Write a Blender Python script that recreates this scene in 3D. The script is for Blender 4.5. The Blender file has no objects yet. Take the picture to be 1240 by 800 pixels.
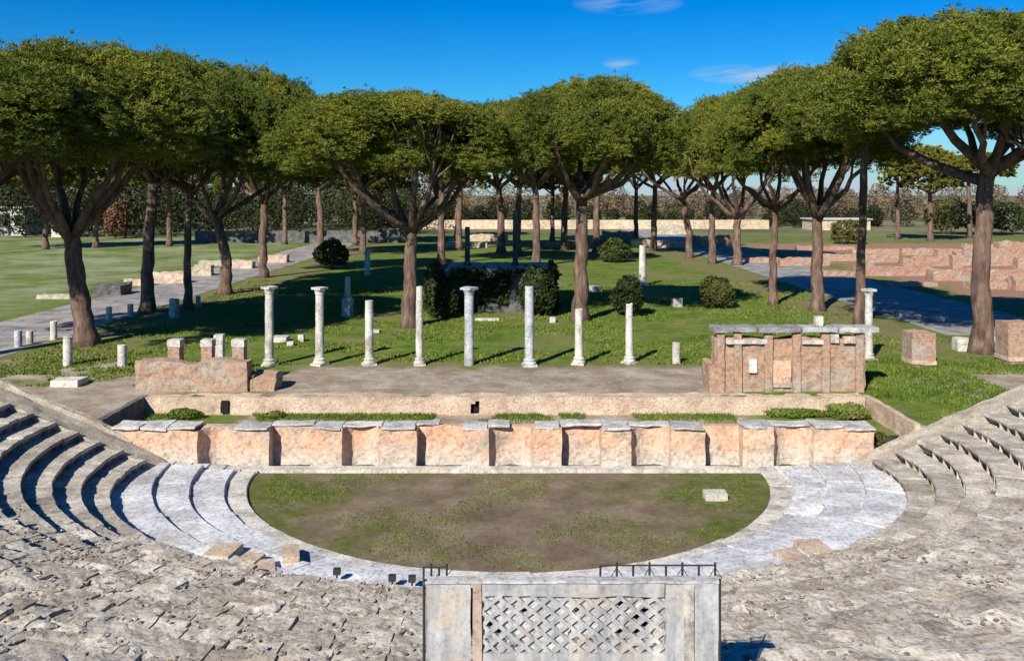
import bpy, math, random
import numpy as np
R = math.radians
sc = bpy.context.scene
C = sc.collection

# ------------------------------------------------------------------ camera, sky, sun, exposure
F = 1080.0; YH = 235.0; CH = 10.0; ZG = 1.7       # focal length in photo pixels, horizon row, camera height, piazza level
cam_d = bpy.data.cameras.new('camera'); cam = bpy.data.objects.new('camera', cam_d); C.objects.link(cam)
cam.location = (0, 0, CH); cam.rotation_euler = (R(90), 0, 0)
cam_d.sensor_width = 36; cam_d.lens = 36 * F / 1240; cam_d.shift_y = -(400 - YH) / 1240
cam_d.clip_start = 0.5; cam_d.clip_end = 8000
sc.camera = cam
SUN_EL, SUN_AZ = 35.0, 208.0                       # behind the camera, to the left
sd = bpy.data.lights.new('sun', 'SUN'); sun = bpy.data.objects.new('sun', sd); C.objects.link(sun)
sd.energy = 4.8; sd.angle = R(0.5); sd.color = (1, 0.94, 0.85)
sun.rotation_euler = (R(90 - SUN_EL), 0, R(180 - SUN_AZ)); sun.location = (-40, -60, 80)
w = bpy.data.worlds.new('World'); sc.world = w; w.use_nodes = True
wn = w.node_tree; wn.nodes.clear()
def wnode(t, **k):
    n = wn.nodes.new(t)
    for a, b in k.items(): setattr(n, a, b)
    return n
sky = wnode('ShaderNodeTexSky', sky_type='NISHITA', sun_disc=False, sun_elevation=R(SUN_EL), sun_rotation=R(SUN_AZ), altitude=0, air_density=1.0, dust_density=0.15, ozone_density=3.0)
hs = wnode('ShaderNodeHueSaturation'); hs.inputs['Saturation'].default_value = 1.65; hs.inputs['Value'].default_value = 1.08
tint = wnode('ShaderNodeMix', data_type='RGBA', blend_type='MULTIPLY'); tint.inputs[0].default_value = 1; tint.inputs[7].default_value = (0.3, 0.8, 1.08, 1)
bg = wnode('ShaderNodeBackground'); bg.inputs[1].default_value = 0.062
out = wnode('ShaderNodeOutputWorld')
L = wn.links.new
L(sky.outputs[0], hs.inputs['Color']); L(hs.outputs[0], tint.inputs[6])
# thin cirrus, and paler haze of cloud low over the horizon
tc = wnode('ShaderNodeTexCoord'); sx = wnode('ShaderNodeSeparateXYZ'); L(tc.outputs['Generated'], sx.inputs[0])
def wm(op, a, b=None, c=None, clamp=False):
    n = wnode('ShaderNodeMath', operation=op, use_clamp=clamp)
    for i, v in enumerate((a, b, c)):
        if v is None: continue
        if isinstance(v, (int, float)): n.inputs[i].default_value = v
        else: L(v, n.inputs[i])
    return n.outputs[0]
az = wm('DIVIDE', sx.outputs[0], wm('MAXIMUM', sx.outputs[1], 0.05)); el = wm('DIVIDE', sx.outputs[2], wm('MAXIMUM', sx.outputs[1], 0.05))
cv = wnode('ShaderNodeCombineXYZ'); L(wm('MULTIPLY', az, 9.0), cv.inputs[0]); L(wm('MULTIPLY', wm('SUBTRACT', el, wm('MULTIPLY', az, 0.12)), 60.0), cv.inputs[1])
nz = wnode('ShaderNodeTexNoise'); nz.inputs['Scale'].default_value = 1.3; nz.inputs['Detail'].default_value = 5; L(cv.outputs[0], nz.inputs['Vector'])
def blob(px, py, rx, ry, s):
    da = wm('DIVIDE', wm('SUBTRACT', az, (px - 620) / F), rx / F); de = wm('DIVIDE', wm('SUBTRACT', el, (YH - py) / F), ry / F)
    d = wm('ADD', wm('POWER', wm('ABSOLUTE', da), 2.0), wm('POWER', wm('ABSOLUTE', de), 2.0))
    return wm('MULTIPLY', wm('SUBTRACT', 1.0, d, clamp=True), s)
mask = blob(905, 90, 75, 13, 1.0)
for b in ((752, 77, 24, 9, .8), (760, 4, 70, 16, .5), (985, 82, 60, 10, .5)): mask = wm('ADD', mask, blob(*b))
mask = wm('MULTIPLY', mask, wm('MULTIPLY', wm('SUBTRACT', nz.outputs[0], 0.36, clamp=True), 3.2), clamp=True)
nz2 = wnode('ShaderNodeTexNoise'); nz2.inputs['Scale'].default_value = 0.8; nz2.inputs['Detail'].default_value = 4; L(cv.outputs[0], nz2.inputs['Vector'])
low = wm('MULTIPLY', wm('SUBTRACT', 1.0, wm('MULTIPLY', el, 11.0), clamp=True), wm('MULTIPLY', nz2.outputs[0], 1.7), clamp=True)
mask = wm('MAXIMUM', mask, low)
cm = wnode('ShaderNodeMix', data_type='RGBA'); L(mask, cm.inputs[0]); L(tint.outputs[2], cm.inputs[6]); cm.inputs[7].default_value = (5.2, 6.0, 7.2, 1)
L(cm.outputs[2], bg.inputs[0]); L(bg.outputs[0], out.inputs[0])
sc.view_settings.view_transform = 'Standard'; sc.view_settings.look = 'None'; sc.view_settings.gamma = 1
sc.view_settings.exposure = 0.66

# ------------------------------------------------------------------ helpers
rng = np.random.default_rng(7); random.seed(7)
def gx(px, d): return (px - 620) * d / F
def gz(py, d): return CH - (py - YH) * d / F
def gd(py, z=ZG): return F * (CH - z) / (py - YH)
def G(px, py, z=ZG):
    d = gd(py, z); return np.array((gx(px, d), d, z))
def hash3(i, j, k, s):
    v = np.sin(i * 127.1 + j * 311.7 + k * 74.7 + s * 53.3) * 43758.5453
    return v - np.floor(v)
def vnoise(P, scale=1.0, seed=0):
    P = np.asarray(P, float) * scale + 1000.0
    I = np.floor(P); f = P - I; u = f * f * (3 - 2 * f)
    i, j, k = I[:, 0], I[:, 1], I[:, 2]; r = 0
    for a in (0, 1):
        for b in (0, 1):
            for c in (0, 1):
                wgt = (u[:, 0] if a else 1 - u[:, 0]) * (u[:, 1] if b else 1 - u[:, 1]) * (u[:, 2] if c else 1 - u[:, 2])
                r = r + wgt * hash3(i + a, j + b, k + c, seed)
    return r * 2 - 1
def fbm(P, scale=1.0, seed=0, o=3):
    r = 0; a = 1
    for q in range(o):
        r = r + a * vnoise(P, scale, seed + q); a *= .5; scale *= 2.1
    return r / 1.75
def mesh_np(name, V, Fc, m=None, smooth=False, tone=None):
    me = bpy.data.meshes.new(name); V = np.asarray(V, np.float32); Fc = np.asarray(Fc, np.int32)
    k = Fc.shape[1]; n = len(Fc)
    me.vertices.add(len(V)); me.vertices.foreach_set('co', V.ravel())
    me.loops.add(n * k); me.loops.foreach_set('vertex_index', Fc.ravel())
    me.polygons.add(n); me.polygons.foreach_set('loop_start', np.arange(n, dtype=np.int32) * k)
    me.polygons.foreach_set('use_smooth', np.full(n, smooth))
    if tone is not None:
        at = me.attributes.new('tone', 'FLOAT', 'POINT'); at.data.foreach_set('value', np.asarray(tone, np.float32))
    me.update(calc_edges=True); me.validate()
    if m: me.materials.append(m)
    return me
def obj(name, me, parent=None, loc=None):
    o = bpy.data.objects.new(name, me); C.objects.link(o)
    if parent: o.parent = parent
    if loc is not None: o.location = loc
    return o
def tag(o, label=None, cat=None, group=None, kind=None):
    if label: o['label'] = label
    if cat: o['category'] = cat
    if group: o['group'] = group
    if kind or label: o['kind'] = kind or 'thing'
    return o
def thing(name, label, cat, loc=(0, 0, 0), group=None, rz=0):
    o = bpy.data.objects.new(name, None); C.objects.link(o); o.location = loc; o.rotation_euler = (0, 0, rz); o.empty_display_size = .3
    return tag(o, label, cat, group)
_bg = {}
def box_grid(nx, ny, nz):
    key = (nx, ny, nz)
    if key in _bg: return _bg[key]
    idx = {}; V = []; Fc = []
    def v(i, j, k):
        q = (i, j, k)
        if q not in idx: idx[q] = len(V); V.append((i / nx, j / ny, k / nz))
        return idx[q]
    for i in range(nx):
        for j in range(ny):
            Fc.append((v(i, j, nz), v(i+1, j, nz), v(i+1, j+1, nz), v(i, j+1, nz)))
            Fc.append((v(i, j, 0), v(i, j+1, 0), v(i+1, j+1, 0), v(i+1, j, 0)))
    for i in range(nx):
        for k in range(nz):
            Fc.append((v(i, 0, k), v(i+1, 0, k), v(i+1, 0, k+1), v(i, 0, k+1)))
            Fc.append((v(i, ny, k), v(i, ny, k+1), v(i+1, ny, k+1), v(i+1, ny, k)))
    for j in range(ny):
        for k in range(nz):
            Fc.append((v(0, j, k), v(0, j, k+1), v(0, j+1, k+1), v(0, j+1, k)))
            Fc.append((v(nx, j, k), v(nx, j+1, k), v(nx, j+1, k+1), v(nx, j, k+1)))
    _bg[key] = (np.array(V), np.array(Fc)); return _bg[key]
class MB:
    def __init__(s): s.V = []; s.F = []; s.T = []; s.n = 0
    def add(s, V, Fc, tone=.5):
        V = np.asarray(V, float); s.V.append(V); s.F.append(np.asarray(Fc) + s.n); s.n += len(V)
        s.T.append(np.full(len(V), tone) if np.isscalar(tone) else tone)
    def box(s, c, size, rz=0, n=(1, 1, 1), amp=0, sc_=3, rnd=0, seed=0, tone=.5, tilt=(0, 0)):
        V, Fc = box_grid(*n); V = V - .5
        if rnd:
            q = V * 2; l = np.linalg.norm(q, axis=1, keepdims=True); V = V * (1 - rnd * np.clip(l - 1, 0, 1))
        V = V * np.array(size)
        if amp:
            D = np.stack([fbm(V + seed * 3.7, sc_, seed + q) for q in range(3)], 1); V = V + D * amp
        cx, sx_ = math.cos(tilt[0]), math.sin(tilt[0]); cy, sy = math.cos(tilt[1]), math.sin(tilt[1])
        x, y, z = V.T; y, z = y * cx - z * sx_, y * sx_ + z * cx; x, z = x * cy + z * sy, -x * sy + z * cy
        cz, sz = math.cos(rz), math.sin(rz); x, y = x * cz - y * sz, x * sz + y * cz
        s.add(np.stack([x, y, z], 1) + np.array(c), Fc, tone)
    def tube(s, pts, rad, k=8, cap=True):
        pts = np.asarray(pts, float); n = len(pts); T = np.gradient(pts, axis=0); T /= np.linalg.norm(T, axis=1, keepdims=True) + 1e-9
        up = np.array((0.31, .22, 1.)) if abs(T[:, 2]).mean() < .9 else np.array((1., .2, 0))
        A = np.cross(T, up); A /= np.linalg.norm(A, axis=1, keepdims=True) + 1e-9; B = np.cross(T, A)
        a = np.linspace(0, 2 * math.pi, k, endpoint=False); rad = np.broadcast_to(rad, (n,))
        V = pts[:, None] + rad[:, None, None] * (np.cos(a)[None, :, None] * A[:, None] + np.sin(a)[None, :, None] * B[:, None])
        Fc = [(i * k + j, i * k + (j + 1) % k, (i + 1) * k + (j + 1) % k, (i + 1) * k + j) for i in range(n - 1) for j in range(k)]
        V = V.reshape(-1, 3)
        if cap:
            V = np.vstack([V, pts[0], pts[-1]]); e = n * k
            for j in range(0, k, 2):
                Fc.append((e, (j + 2) % k, (j + 1) % k, j)); q = (n - 1) * k
                Fc.append((e + 1, q + j, q + (j + 1) % k, q + (j + 2) % k))
        s.add(V, Fc)
    def lathe(s, prof, k=20, c=(0, 0, 0), amp=0, seed=0, flute=0):
        prof = np.asarray(prof, float); a = np.linspace(0, 2 * math.pi, k, endpoint=False)
        rr = prof[:, 0][:, None] * (1 - flute * (np.arange(k) % 2))[None]
        V = np.stack([rr * np.cos(a), rr * np.sin(a), np.repeat(prof[:, 1][:, None], k, 1)], 2).reshape(-1, 3)
        if amp: V = V + np.stack([fbm(V + seed, 3, seed + q) for q in range(3)], 1) * amp
        n = len(prof)
        Fc = [(i * k + j, i * k + (j + 1) % k, (i + 1) * k + (j + 1) % k, (i + 1) * k + j) for i in range(n - 1) for j in range(k)]
        V = np.vstack([V, [(0, 0, prof[0, 1]), (0, 0, prof[-1, 1])]]); e = n * k
        for j in range(0, k, 2):
            Fc.append((e, (j + 2) % k, (j + 1) % k, j)); q = (n - 1) * k
            Fc.append((e + 1, q + j, q + (j + 1) % k, q + (j + 2) % k))
        s.add(V + np.array(c), Fc)
    def mesh(s, name, m, smooth=False): return mesh_np(name, np.vstack(s.V), np.vstack(s.F), m, smooth, np.concatenate(s.T))
    def build(s, name, m, parent=None, loc=None, smooth=False): return obj(name, s.mesh(name, m, smooth), parent, loc)

# ------------------------------------------------------------------ materials
class NT:
    def __init__(s, name, rough=.85, spec=.25):
        s.m = bpy.data.materials.new(name); s.m.use_nodes = True; s.t = s.m.node_tree; s.b = s.t.nodes['Principled BSDF']
        s.b.inputs['Roughness'].default_value = rough; s.b.inputs['Specular IOR Level'].default_value = spec
        s.g = s.n('ShaderNodeNewGeometry'); s.P = s.g.outputs['Position']
    def n(s, t, **k):
        q = s.t.nodes.new(t)
        for a, b in k.items(): setattr(q, a, b)
        return q
    def l(s, a, b): s.t.links.new(a, b)
    def val(s, v, i):
        if isinstance(v, (int, float)): i.default_value = v
        elif isinstance(v, tuple): i.default_value = (*v, 1) if len(v) == 3 and len(i.default_value) == 4 else v
        else: s.l(v, i)
    def noise(s, scale, detail=4, vec=None, rough=.6, dist=0):
        q = s.n('ShaderNodeTexNoise'); q.inputs['Scale'].default_value = scale; q.inputs['Detail'].default_value = detail; q.inputs['Roughness'].default_value = rough; q.inputs['Distortion'].default_value = dist
        s.l(vec or s.P, q.inputs['Vector']); return q.outputs[0]
    def scaled(s, v):
        q = s.n('ShaderNodeMapping'); q.inputs['Scale'].default_value = v; s.l(s.P, q.inputs[0]); return q.outputs[0]
    def ramp(s, fac, stops):
        q = s.n('ShaderNodeValToRGB'); e = q.color_ramp.elements
        while len(e) < len(stops): e.new(.5)
        for el_, (p, c) in zip(e, stops): el_.position = p; el_.color = (*c, 1) if isinstance(c, tuple) else (c, c, c, 1)
        s.l(fac, q.inputs[0]); return q.outputs[0]
    def mix(s, f, a, b, mode='MIX'):
        q = s.n('ShaderNodeMix', data_type='RGBA', blend_type=mode); s.val(f, q.inputs[0]); s.val(a, q.inputs[6]); s.val(b, q.inputs[7]); return q.outputs[2]
    def math(s, op, a, b=None, c=None, clamp=False):
        q = s.n('ShaderNodeMath', operation=op, use_clamp=clamp)
        for i, v in enumerate((a, b, c)):
            if v is not None: s.val(v, q.inputs[i])
        return q.outputs[0]
    def attr(s, nm): q = s.n('ShaderNodeAttribute', attribute_name=nm); return q.outputs['Fac']
    def bump(s, h, st=.5, dist=.05):
        q = s.n('ShaderNodeBump'); q.inputs['Strength'].default_value = st; q.inputs['Distance'].default_value = dist; s.l(h, q.inputs['Height']); s.l(q.outputs[0], s.b.inputs['Normal'])
    def col(s, c): s.val(c, s.b.inputs['Base Color']); return s.m
def stone(name, dark, mid, light, stain, scale=1.2, bump=.5, bd=.04, tonew=.6, stainw=.75, rough=.88, bigw=0.0):
    t = NT(name, rough)
    f = t.noise(scale, 6, rough=.65); c = t.ramp(f, [(.3, dark), (.5, mid), (.7, light)])
    k = t.mix(tonew, (1, 1, 1), t.ramp(t.attr('tone'), [(0, (.55, .52, .5)), (.5, (1, 1, 1)), (1, (1.35, 1.3, 1.22))])); c = t.mix(1, c, k, 'MULTIPLY')
    big = t.ramp(t.noise(.35, 6, rough=.7), [(.5, 0), (.7, bigw)]); c = t.mix(big, c, stain)
    sm = t.ramp(t.noise(scale * .6, 7, t.scaled((1.3, 1.3, .7)), .7), [(.5, 0), (.66, stainw)]); c = t.mix(sm, c, stain)
    sp = t.ramp(t.noise(scale * 9, 3), [(.33, .45), (.5, 1.0), (.7, 1.12)]); c = t.mix(.8, c, sp, 'MULTIPLY')
    h = t.math('ADD', t.noise(scale * 3, 8, rough=.7), t.math('MULTIPLY', t.noise(scale * 14, 4), .4)); t.bump(h, bump, bd)
    return t.col(c)
def brick(name, c1, c2, mortar, patch, pw=.5, white=.0, scale=1.0):
    t = NT(name, .9)
    sp = t.n('ShaderNodeSeparateXYZ'); t.l(t.P, sp.inputs[0]); cb = t.n('ShaderNodeCombineXYZ')
    t.l(t.math('ADD', sp.outputs[0], sp.outputs[1]), cb.inputs[0]); t.l(sp.outputs[2], cb.inputs[1])
    b = t.n('ShaderNodeTexBrick'); t.l(cb.outputs[0], b.inputs[0]); b.inputs['Scale'].default_value = 1
    b.inputs['Brick Width'].default_value = .34 * scale; b.inputs['Row Height'].default_value = .075 * scale; b.inputs['Mortar Size'].default_value = .012 * scale; b.inputs['Bias'].default_value = -.1
    t.val(c1, b.inputs['Color1']); t.val(c2, b.inputs['Color2']); t.val(mortar, b.inputs['Mortar'])
    c = b.outputs['Color']
    c = t.mix(t.ramp(t.noise(1.1, 6, rough=.7), [(.38, 0), (.56, pw)]), c, patch)
    c = t.mix(t.ramp(t.noise(.55, 6, rough=.7, vec=t.scaled((1, 1, 1.6))), [(.5, 0), (.62, .8)]), c, (.33, .3, .25))
    if white:   # pale mortar and marble left along the foot of the wall
        hgt = t.math('ADD', sp.outputs[2], t.math('MULTIPLY', t.math('SUBTRACT', t.noise(1.4, 5), .5), 1.5))
        c = t.mix(t.ramp(hgt, [(.25, white), (.95, 0)]), c, (.5, .44, .37))
    c = t.mix(.85, c, t.ramp(t.noise(7, 4), [(.3, .5), (.5, 1.0), (.7, 1.2)]), 'MULTIPLY')
    t.bump(t.math('ADD', t.noise(5, 8, rough=.7), t.math('MULTIPLY', b.outputs['Fac'], -.1)), .7, .06)
    return t.col(c)
def leaf(name, a, b, c, tr=.25, scale=.5):
    t = NT(name, .7, .15)
    oi = t.n('ShaderNodeObjectInfo')
    f = t.math('ADD', t.noise(scale, 4), t.math('MULTIPLY', t.math('SUBTRACT', oi.outputs['Random'], .5), .22))
    col = t.ramp(f, [(.28, a), (.5, b), (.72, c)])
    col = t.mix(.7, col, t.ramp(t.attr('tone'), [(0, (.6, .62, .6)), (.6, (1, 1, 1)), (1, (1.5, 1.3, .9))]), 'MULTIPLY')
    t.col(col)
    if tr:
        q = t.n('ShaderNodeBsdfTranslucent'); t.l(col, q.inputs[0]); mx = t.n('ShaderNodeMixShader'); mx.inputs[0].default_value = tr
        t.l(t.b.outputs[0], mx.inputs[1]); t.l(q.outputs[0], mx.inputs[2]); t.l(mx.outputs[0], t.t.nodes['Material Output'].inputs[0])
    return t.m
M = {}
M['marble'] = stone('weathered_marble', (.33, .31, .27), (.52, .49, .43), (.66, .63, .55), (.2, .19, .15), 1.6, .5, .03, .4)
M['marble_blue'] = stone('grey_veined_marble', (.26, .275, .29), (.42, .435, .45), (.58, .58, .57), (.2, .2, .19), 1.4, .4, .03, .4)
M['paving'] = stone('pale_marble_paving', (.34, .35, .36), (.52, .53, .54), (.65, .65, .64), (.27, .24, .2), .9, .5, .03, .6, .6)
M['tuff'] = stone('grey_seat_stone', (.25, .225, .18), (.43, .395, .335), (.58, .545, .475), (.24, .19, .13), 1.5, .7, .05, .8, .6, .88, .6)
M['rubble'] = stone('brown_rubble', (.23, .2, .165), (.39, .36, .315), (.54, .51, .46), (.25, .2, .15), 2.2, 1.0, .07, .9, .7, .88, .5)
M['tan_wall'] = stone('tan_concrete_core', (.3, .25, .18), (.45, .39, .3), (.55, .49, .4), (.28, .23, .17), 2.0, .9, .07, .4, .5)
M['pink'] = stone('pinkish_mortar', (.36, .25, .18), (.5, .38, .28), (.6, .5, .38), (.4, .33, .22), 1.5, .7, .05, .3, .6)
M['coping'] = stone('grey_coping_stone', (.3, .29, .27), (.46, .45, .43), (.58, .56, .52), (.2, .18, .15), 1.8, .6, .04, .7, .6)
M['lintel'] = stone('dark_grey_lintel', (.2, .2, .2), (.31, .31, .31), (.42, .42, .41), (.14, .13, .11), 1.6, .7, .04, .6, .6)
M['dark_shaded_stone'] = stone('dark_shaded_tuff', (.055, .055, .06), (.12, .115, .115), (.2, .19, .18), (.04, .05, .03), 1.3, .8, .06, .4)  # dark tuff with shade put into its colour
M['stage_brick'] = brick('stage_front_brick', (.55, .28, .18), (.58, .35, .23), (.55, .37, .26), (.62, .41, .28), .95, 1.0)
M['ruin_brick'] = brick('ruined_brick', (.33, .165, .105), (.39, .22, .145), (.36, .29, .22), (.36, .24, .16), .7, 0)
M['red_brick'] = brick('far_red_brick', (.3, .13, .085), (.37, .18, .12), (.34, .24, .18), (.38, .25, .18), .6, 0, 1.5)
def panel_mat():
    t = NT('weathered_grey_panel', .85)
    st_ = t.noise(3.0, 6, t.scaled((2.2, 1, .35)), .65); c = t.ramp(st_, [(.3, (.2, .205, .21)), (.5, (.33, .335, .34)), (.7, (.5, .49, .46))])
    c = t.mix(t.ramp(t.noise(2.4, 6), [(.5, 0), (.68, .7)]), c, (.42, .34, .25)); c = t.mix(.7, c, t.ramp(t.noise(22, 4), [(.3, .65), (.5, 1.0), (.7, 1.15)]), 'MULTIPLY')
    t.bump(t.noise(14, 7), .4, .01); return t.col(c)
M['panel'] = panel_mat()
M['strip'] = stone('rusty_stained_post', (.3, .22, .16), (.42, .33, .26), (.5, .42, .34), (.3, .2, .13), 2.0, .3, .02, .2, .5)
M['rail'] = NT('dark_iron', .5).col((.03, .032, .035))
M['hole'] = NT('opening_dark', .9).col((.012, .01, .009))
M['plaster'] = stone('pale_plaster', (.5, .46, .4), (.62, .58, .5), (.7, .66, .6), (.4, .36, .3), 1.0, .2, .02, .3, .4)
M['tan_field'] = stone('tan_boundary_wall', (.42, .33, .22), (.52, .42, .29), (.6, .5, .36), (.36, .27, .18), .3, .2, .02, .2, .4)
def bark():
    t = NT('pine_bark', .92); z = t.scaled((3.2, 3.2, .7)); f = t.noise(1.2, 6, z, .65)
    c = t.ramp(f, [(.3, (.05, .033, .026)), (.5, (.145, .092, .068)), (.7, (.26, .175, .13))]); t.bump(t.noise(2.0, 6, z, .7), 1, .12); return t.col(c)
M['bark'] = bark()
M['pine'] = leaf('pine_needles', (.058, .09, .014), (.135, .165, .024), (.235, .23, .038), .25)
M['pine_far'] = leaf('far_pine_needles', (.06, .075, .014), (.14, .145, .024), (.22, .2, .036))
M['ivy'] = leaf('dark_ivy', (.016, .026, .009), (.036, .054, .016), (.07, .09, .026), .15, .8)
M['bush_olive'] = leaf('olive_bush', (.035, .04, .012), (.075, .08, .022), (.12, .115, .035), .2, .8)
M['bush_rust'] = leaf('rusty_leaves', (.12, .055, .035), (.2, .1, .065), (.28, .15, .1), .2, .8)
M['brown_wood'] = leaf('bare_brown_wood', (.12, .09, .06), (.21, .16, .105), (.28, .24, .15), .15, .06)
M['green_wood'] = leaf('far_evergreen_wood', (.012, .018, .007), (.03, .04, .014), (.06, .065, .024), .1, .08)
M['grass'] = leaf('grass_blades', (.085, .14, .02), (.145, .215, .033), (.23, .25, .065), .35, .4)
def ground_mat():
    t = NT('ground_grass_and_earth', .95, .1)
    sp = t.n('ShaderNodeSeparateXYZ'); t.l(t.P, sp.inputs[0]); X, Y = sp.outputs[0], sp.outputs[1]
    g = t.ramp(t.noise(.5, 7, rough=.68), [(.3, (.055, .1, .013)), (.48, (.1, .155, .02)), (.62, (.15, .175, .036)), (.78, (.2, .18, .075))])
    g = t.mix(.8, g, t.ramp(t.noise(3.2, 5, rough=.7), [(.3, .5), (.5, 1.0), (.72, 1.35)]), 'MULTIPLY')
    e = t.ramp(t.noise(.8, 7, rough=.65), [(.3, (.2, .15, .1)), (.5, (.3, .245, .18)), (.7, (.42, .37, .3))])
    e = t.mix(.8, e, t.ramp(t.noise(6, 5), [(.3, .7), (.5, 1.0), (.7, 1.15)]), 'MULTIPLY')
    n = t.math('MULTIPLY', t.math('SUBTRACT', t.noise(.35, 6, rough=.7), .5), 1.0)
    def box(x0, x1, y0, y1, s=1.2, k=4):
        a = t.math('MINIMUM', t.math('SUBTRACT', X, x0), t.math('SUBTRACT', x1, X)); b = t.math('MINIMUM', t.math('SUBTRACT', Y, y0), t.math('SUBTRACT', y1, Y))
        return t.math('ADD', t.math('MULTIPLY', t.math('MINIMUM', a, b), 1 / s), t.math('MULTIPLY', n, k))
    m = box(-10.5, 9.2, 30, 42.7, 1.0, 4)                                  # bare stage ground behind the scene wall
    m = t.math('MAXIMUM', m, box(-34, -14, 28, 39.5, 1.2, 7)); m = t.math('MAXIMUM', m, box(19, 60, 28, 43, 1.6, 8))
    m = t.math('MAXIMUM', m, box(-24.6, -17, 39, 44, 1.5, 8))
    m = t.math('MAXIMUM', m, box(37, 90, 62, 150, 3, 6)); e = t.mix(t.math('MULTIPLY', t.math('SUBTRACT', Y, 55), .1, clamp=True), e, (.27, .16, .105))
    m = t.math('ADD', m, .5, clamp=True)
    worn = t.ramp(t.noise(.16, 6, rough=.7), [(.48, 0), (.66, .8)])
    nd = t.math('MAXIMUM', box(-26, -20.5, 40, 150, 1.5, 5), box(19.5, 25.6, 47, 150, 1.5, 5)); nd = t.math('MAXIMUM', nd, box(-11, 9.5, 42.2, 44.0, .8, 4)); nd = t.math('MULTIPLY', t.math('ADD', nd, .1, clamp=True), .6)
    far = t.math('MULTIPLY', t.math('SUBTRACT', Y, 150), .02, clamp=True)
    c = t.mix(worn, g, (.19, .165, .075)); c = t.mix(t.ramp(t.noise(1.3, 6, rough=.75), [(.56, 0), (.68, .7)]), c, (.2, .15, .085)); c = t.mix(nd, c, (.19, .145, .085)); c = t.mix(far, c, t.ramp(t.noise(.03, 4), [(.35, (.075, .1, .035)), (.6, (.2, .17, .09))]))
    # pale flowering meadow on the left beyond the road
    fl = t.math('MULTIPLY', t.math('MULTIPLY', t.math('SUBTRACT', -34.0, X), .3, clamp=True), t.ramp(t.noise(.13, 7, rough=.7), [(.42, 0), (.62, .75)]))
    c = t.mix(fl, c, (.27, .31, .19))
    c = t.mix(m, c, e)
    t.bump(t.noise(4, 8, rough=.75), .6, .1)
    return t.col(c)
M['ground'] = ground_mat()
def orchestra_mat():
    t = NT('orchestra_earth', .95, .1)
    e = t.ramp(t.noise(.7, 7, rough=.68), [(.3, (.1, .075, .05)), (.5, (.165, .125, .085)), (.7, (.24, .19, .135))])
    sp = t.n('ShaderNodeSeparateXYZ'); t.l(t.P, sp.inputs[0])
    lean = t.math('MULTIPLY', t.math('SUBTRACT', t.math('ABSOLUTE', t.math('ADD', sp.outputs[0], .4)), 4.0), .035)
    m = t.ramp(t.math('ADD', t.noise(.38, 7, rough=.7), lean), [(.48, 0), (.64, .9)])
    g = t.ramp(t.noise(2.5, 5), [(.3, (.05, .07, .014)), (.55, (.1, .115, .025)), (.75, (.16, .15, .05))])
    c = t.mix(m, e, g); c = t.mix(.7, c, t.ramp(t.noise(7, 5, rough=.7), [(.3, .6), (.5, 1.0), (.7, 1.25)]), 'MULTIPLY')
    t.bump(t.noise(5, 8, rough=.75), .5, .06); return t.col(c)
M['orchestra'] = orchestra_mat()
def road_mat():
    t = NT('basalt_road', .85, .3)
    v = t.n('ShaderNodeTexVoronoi'); v.inputs['Scale'].default_value = 1.4; t.l(t.P, v.inputs['Vector'])
    c = t.ramp(t.noise(.5, 6, rough=.7), [(.3, (.15, .14, .14)), (.5, (.27, .255, .25)), (.7, (.4, .38, .36))])
    bw = t.n('ShaderNodeRGBToBW'); t.l(v.outputs['Color'], bw.inputs[0]); c = t.mix(.8, c, t.ramp(bw.outputs[0], [(.2, (.75, .74, .74)), (.8, (1.2, 1.19, 1.17))]), 'MULTIPLY'); v2 = t.n('ShaderNodeTexVoronoi', feature='DISTANCE_TO_EDGE'); v2.inputs['Scale'].default_value = 1.4; t.l(t.P, v2.inputs['Vector']); c = t.mix(t.ramp(v2.outputs[0], [(.0, .7), (.06, 0)]), c, (.1, .1, .06)); c = t.mix(t.ramp(t.noise(.25, 5), [(.5, 0), (.66, .7)]), c, (.34, .29, .23))
    t.bump(t.noise(4, 6), .5, .06); return t.col(c)
M['road'] = road_mat()

# ------------------------------------------------------------------ the setting
def sheet(name, rects, z, m, res=None):
    mb = MB()
    for (x0, x1, y0, y1) in rects:
        nx = ny = 1
        if res: nx = max(1, int((x1 - x0) / res)); ny = max(1, int((y1 - y0) / res))
        xs = np.linspace(x0, x1, nx + 1); ys = np.linspace(y0, y1, ny + 1); XX, YY = np.meshgrid(xs, ys)
        V = np.stack([XX.ravel(), YY.ravel(), np.full(XX.size, z)], 1)
        Fc = [(j * (nx + 1) + i, j * (nx + 1) + i + 1, (j + 1) * (nx + 1) + i + 1, (j + 1) * (nx + 1) + i) for j in range(ny) for i in range(nx)]
        mb.add(V, Fc)
    return mb.build(name, m)
SB = 36.7                                           # line of the scene wall behind the stage
tag(sheet('ground', [(-2500, -28.2, -200, 32.5), (28.2, 2500, -200, 32.05), (-2500, -15, 32.5, SB), (14.5, 2500, 32.05, SB), (-2500, 2500, SB, 5000), (-28.2, 28.2, -200, 2)], ZG, M['ground']), kind='structure')
tag(sheet('orchestra_floor', [(-28.2, 28.2, 2, 33.6)], 0.0, M['orchestra']), kind='structure')
tag(sheet('stage_floor', [(-15, 14.5, 33.3, SB)], 1.0, M['ground']), kind='structure')
tag(sheet('west_road', [(-33.2, -26, 37, 220)], ZG + .008, M['road']), kind='structure')
tag(sheet('east_road', [(25.6, 34.5, 52.5, 220)], ZG + .008, M['road']), kind='structure')

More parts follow.
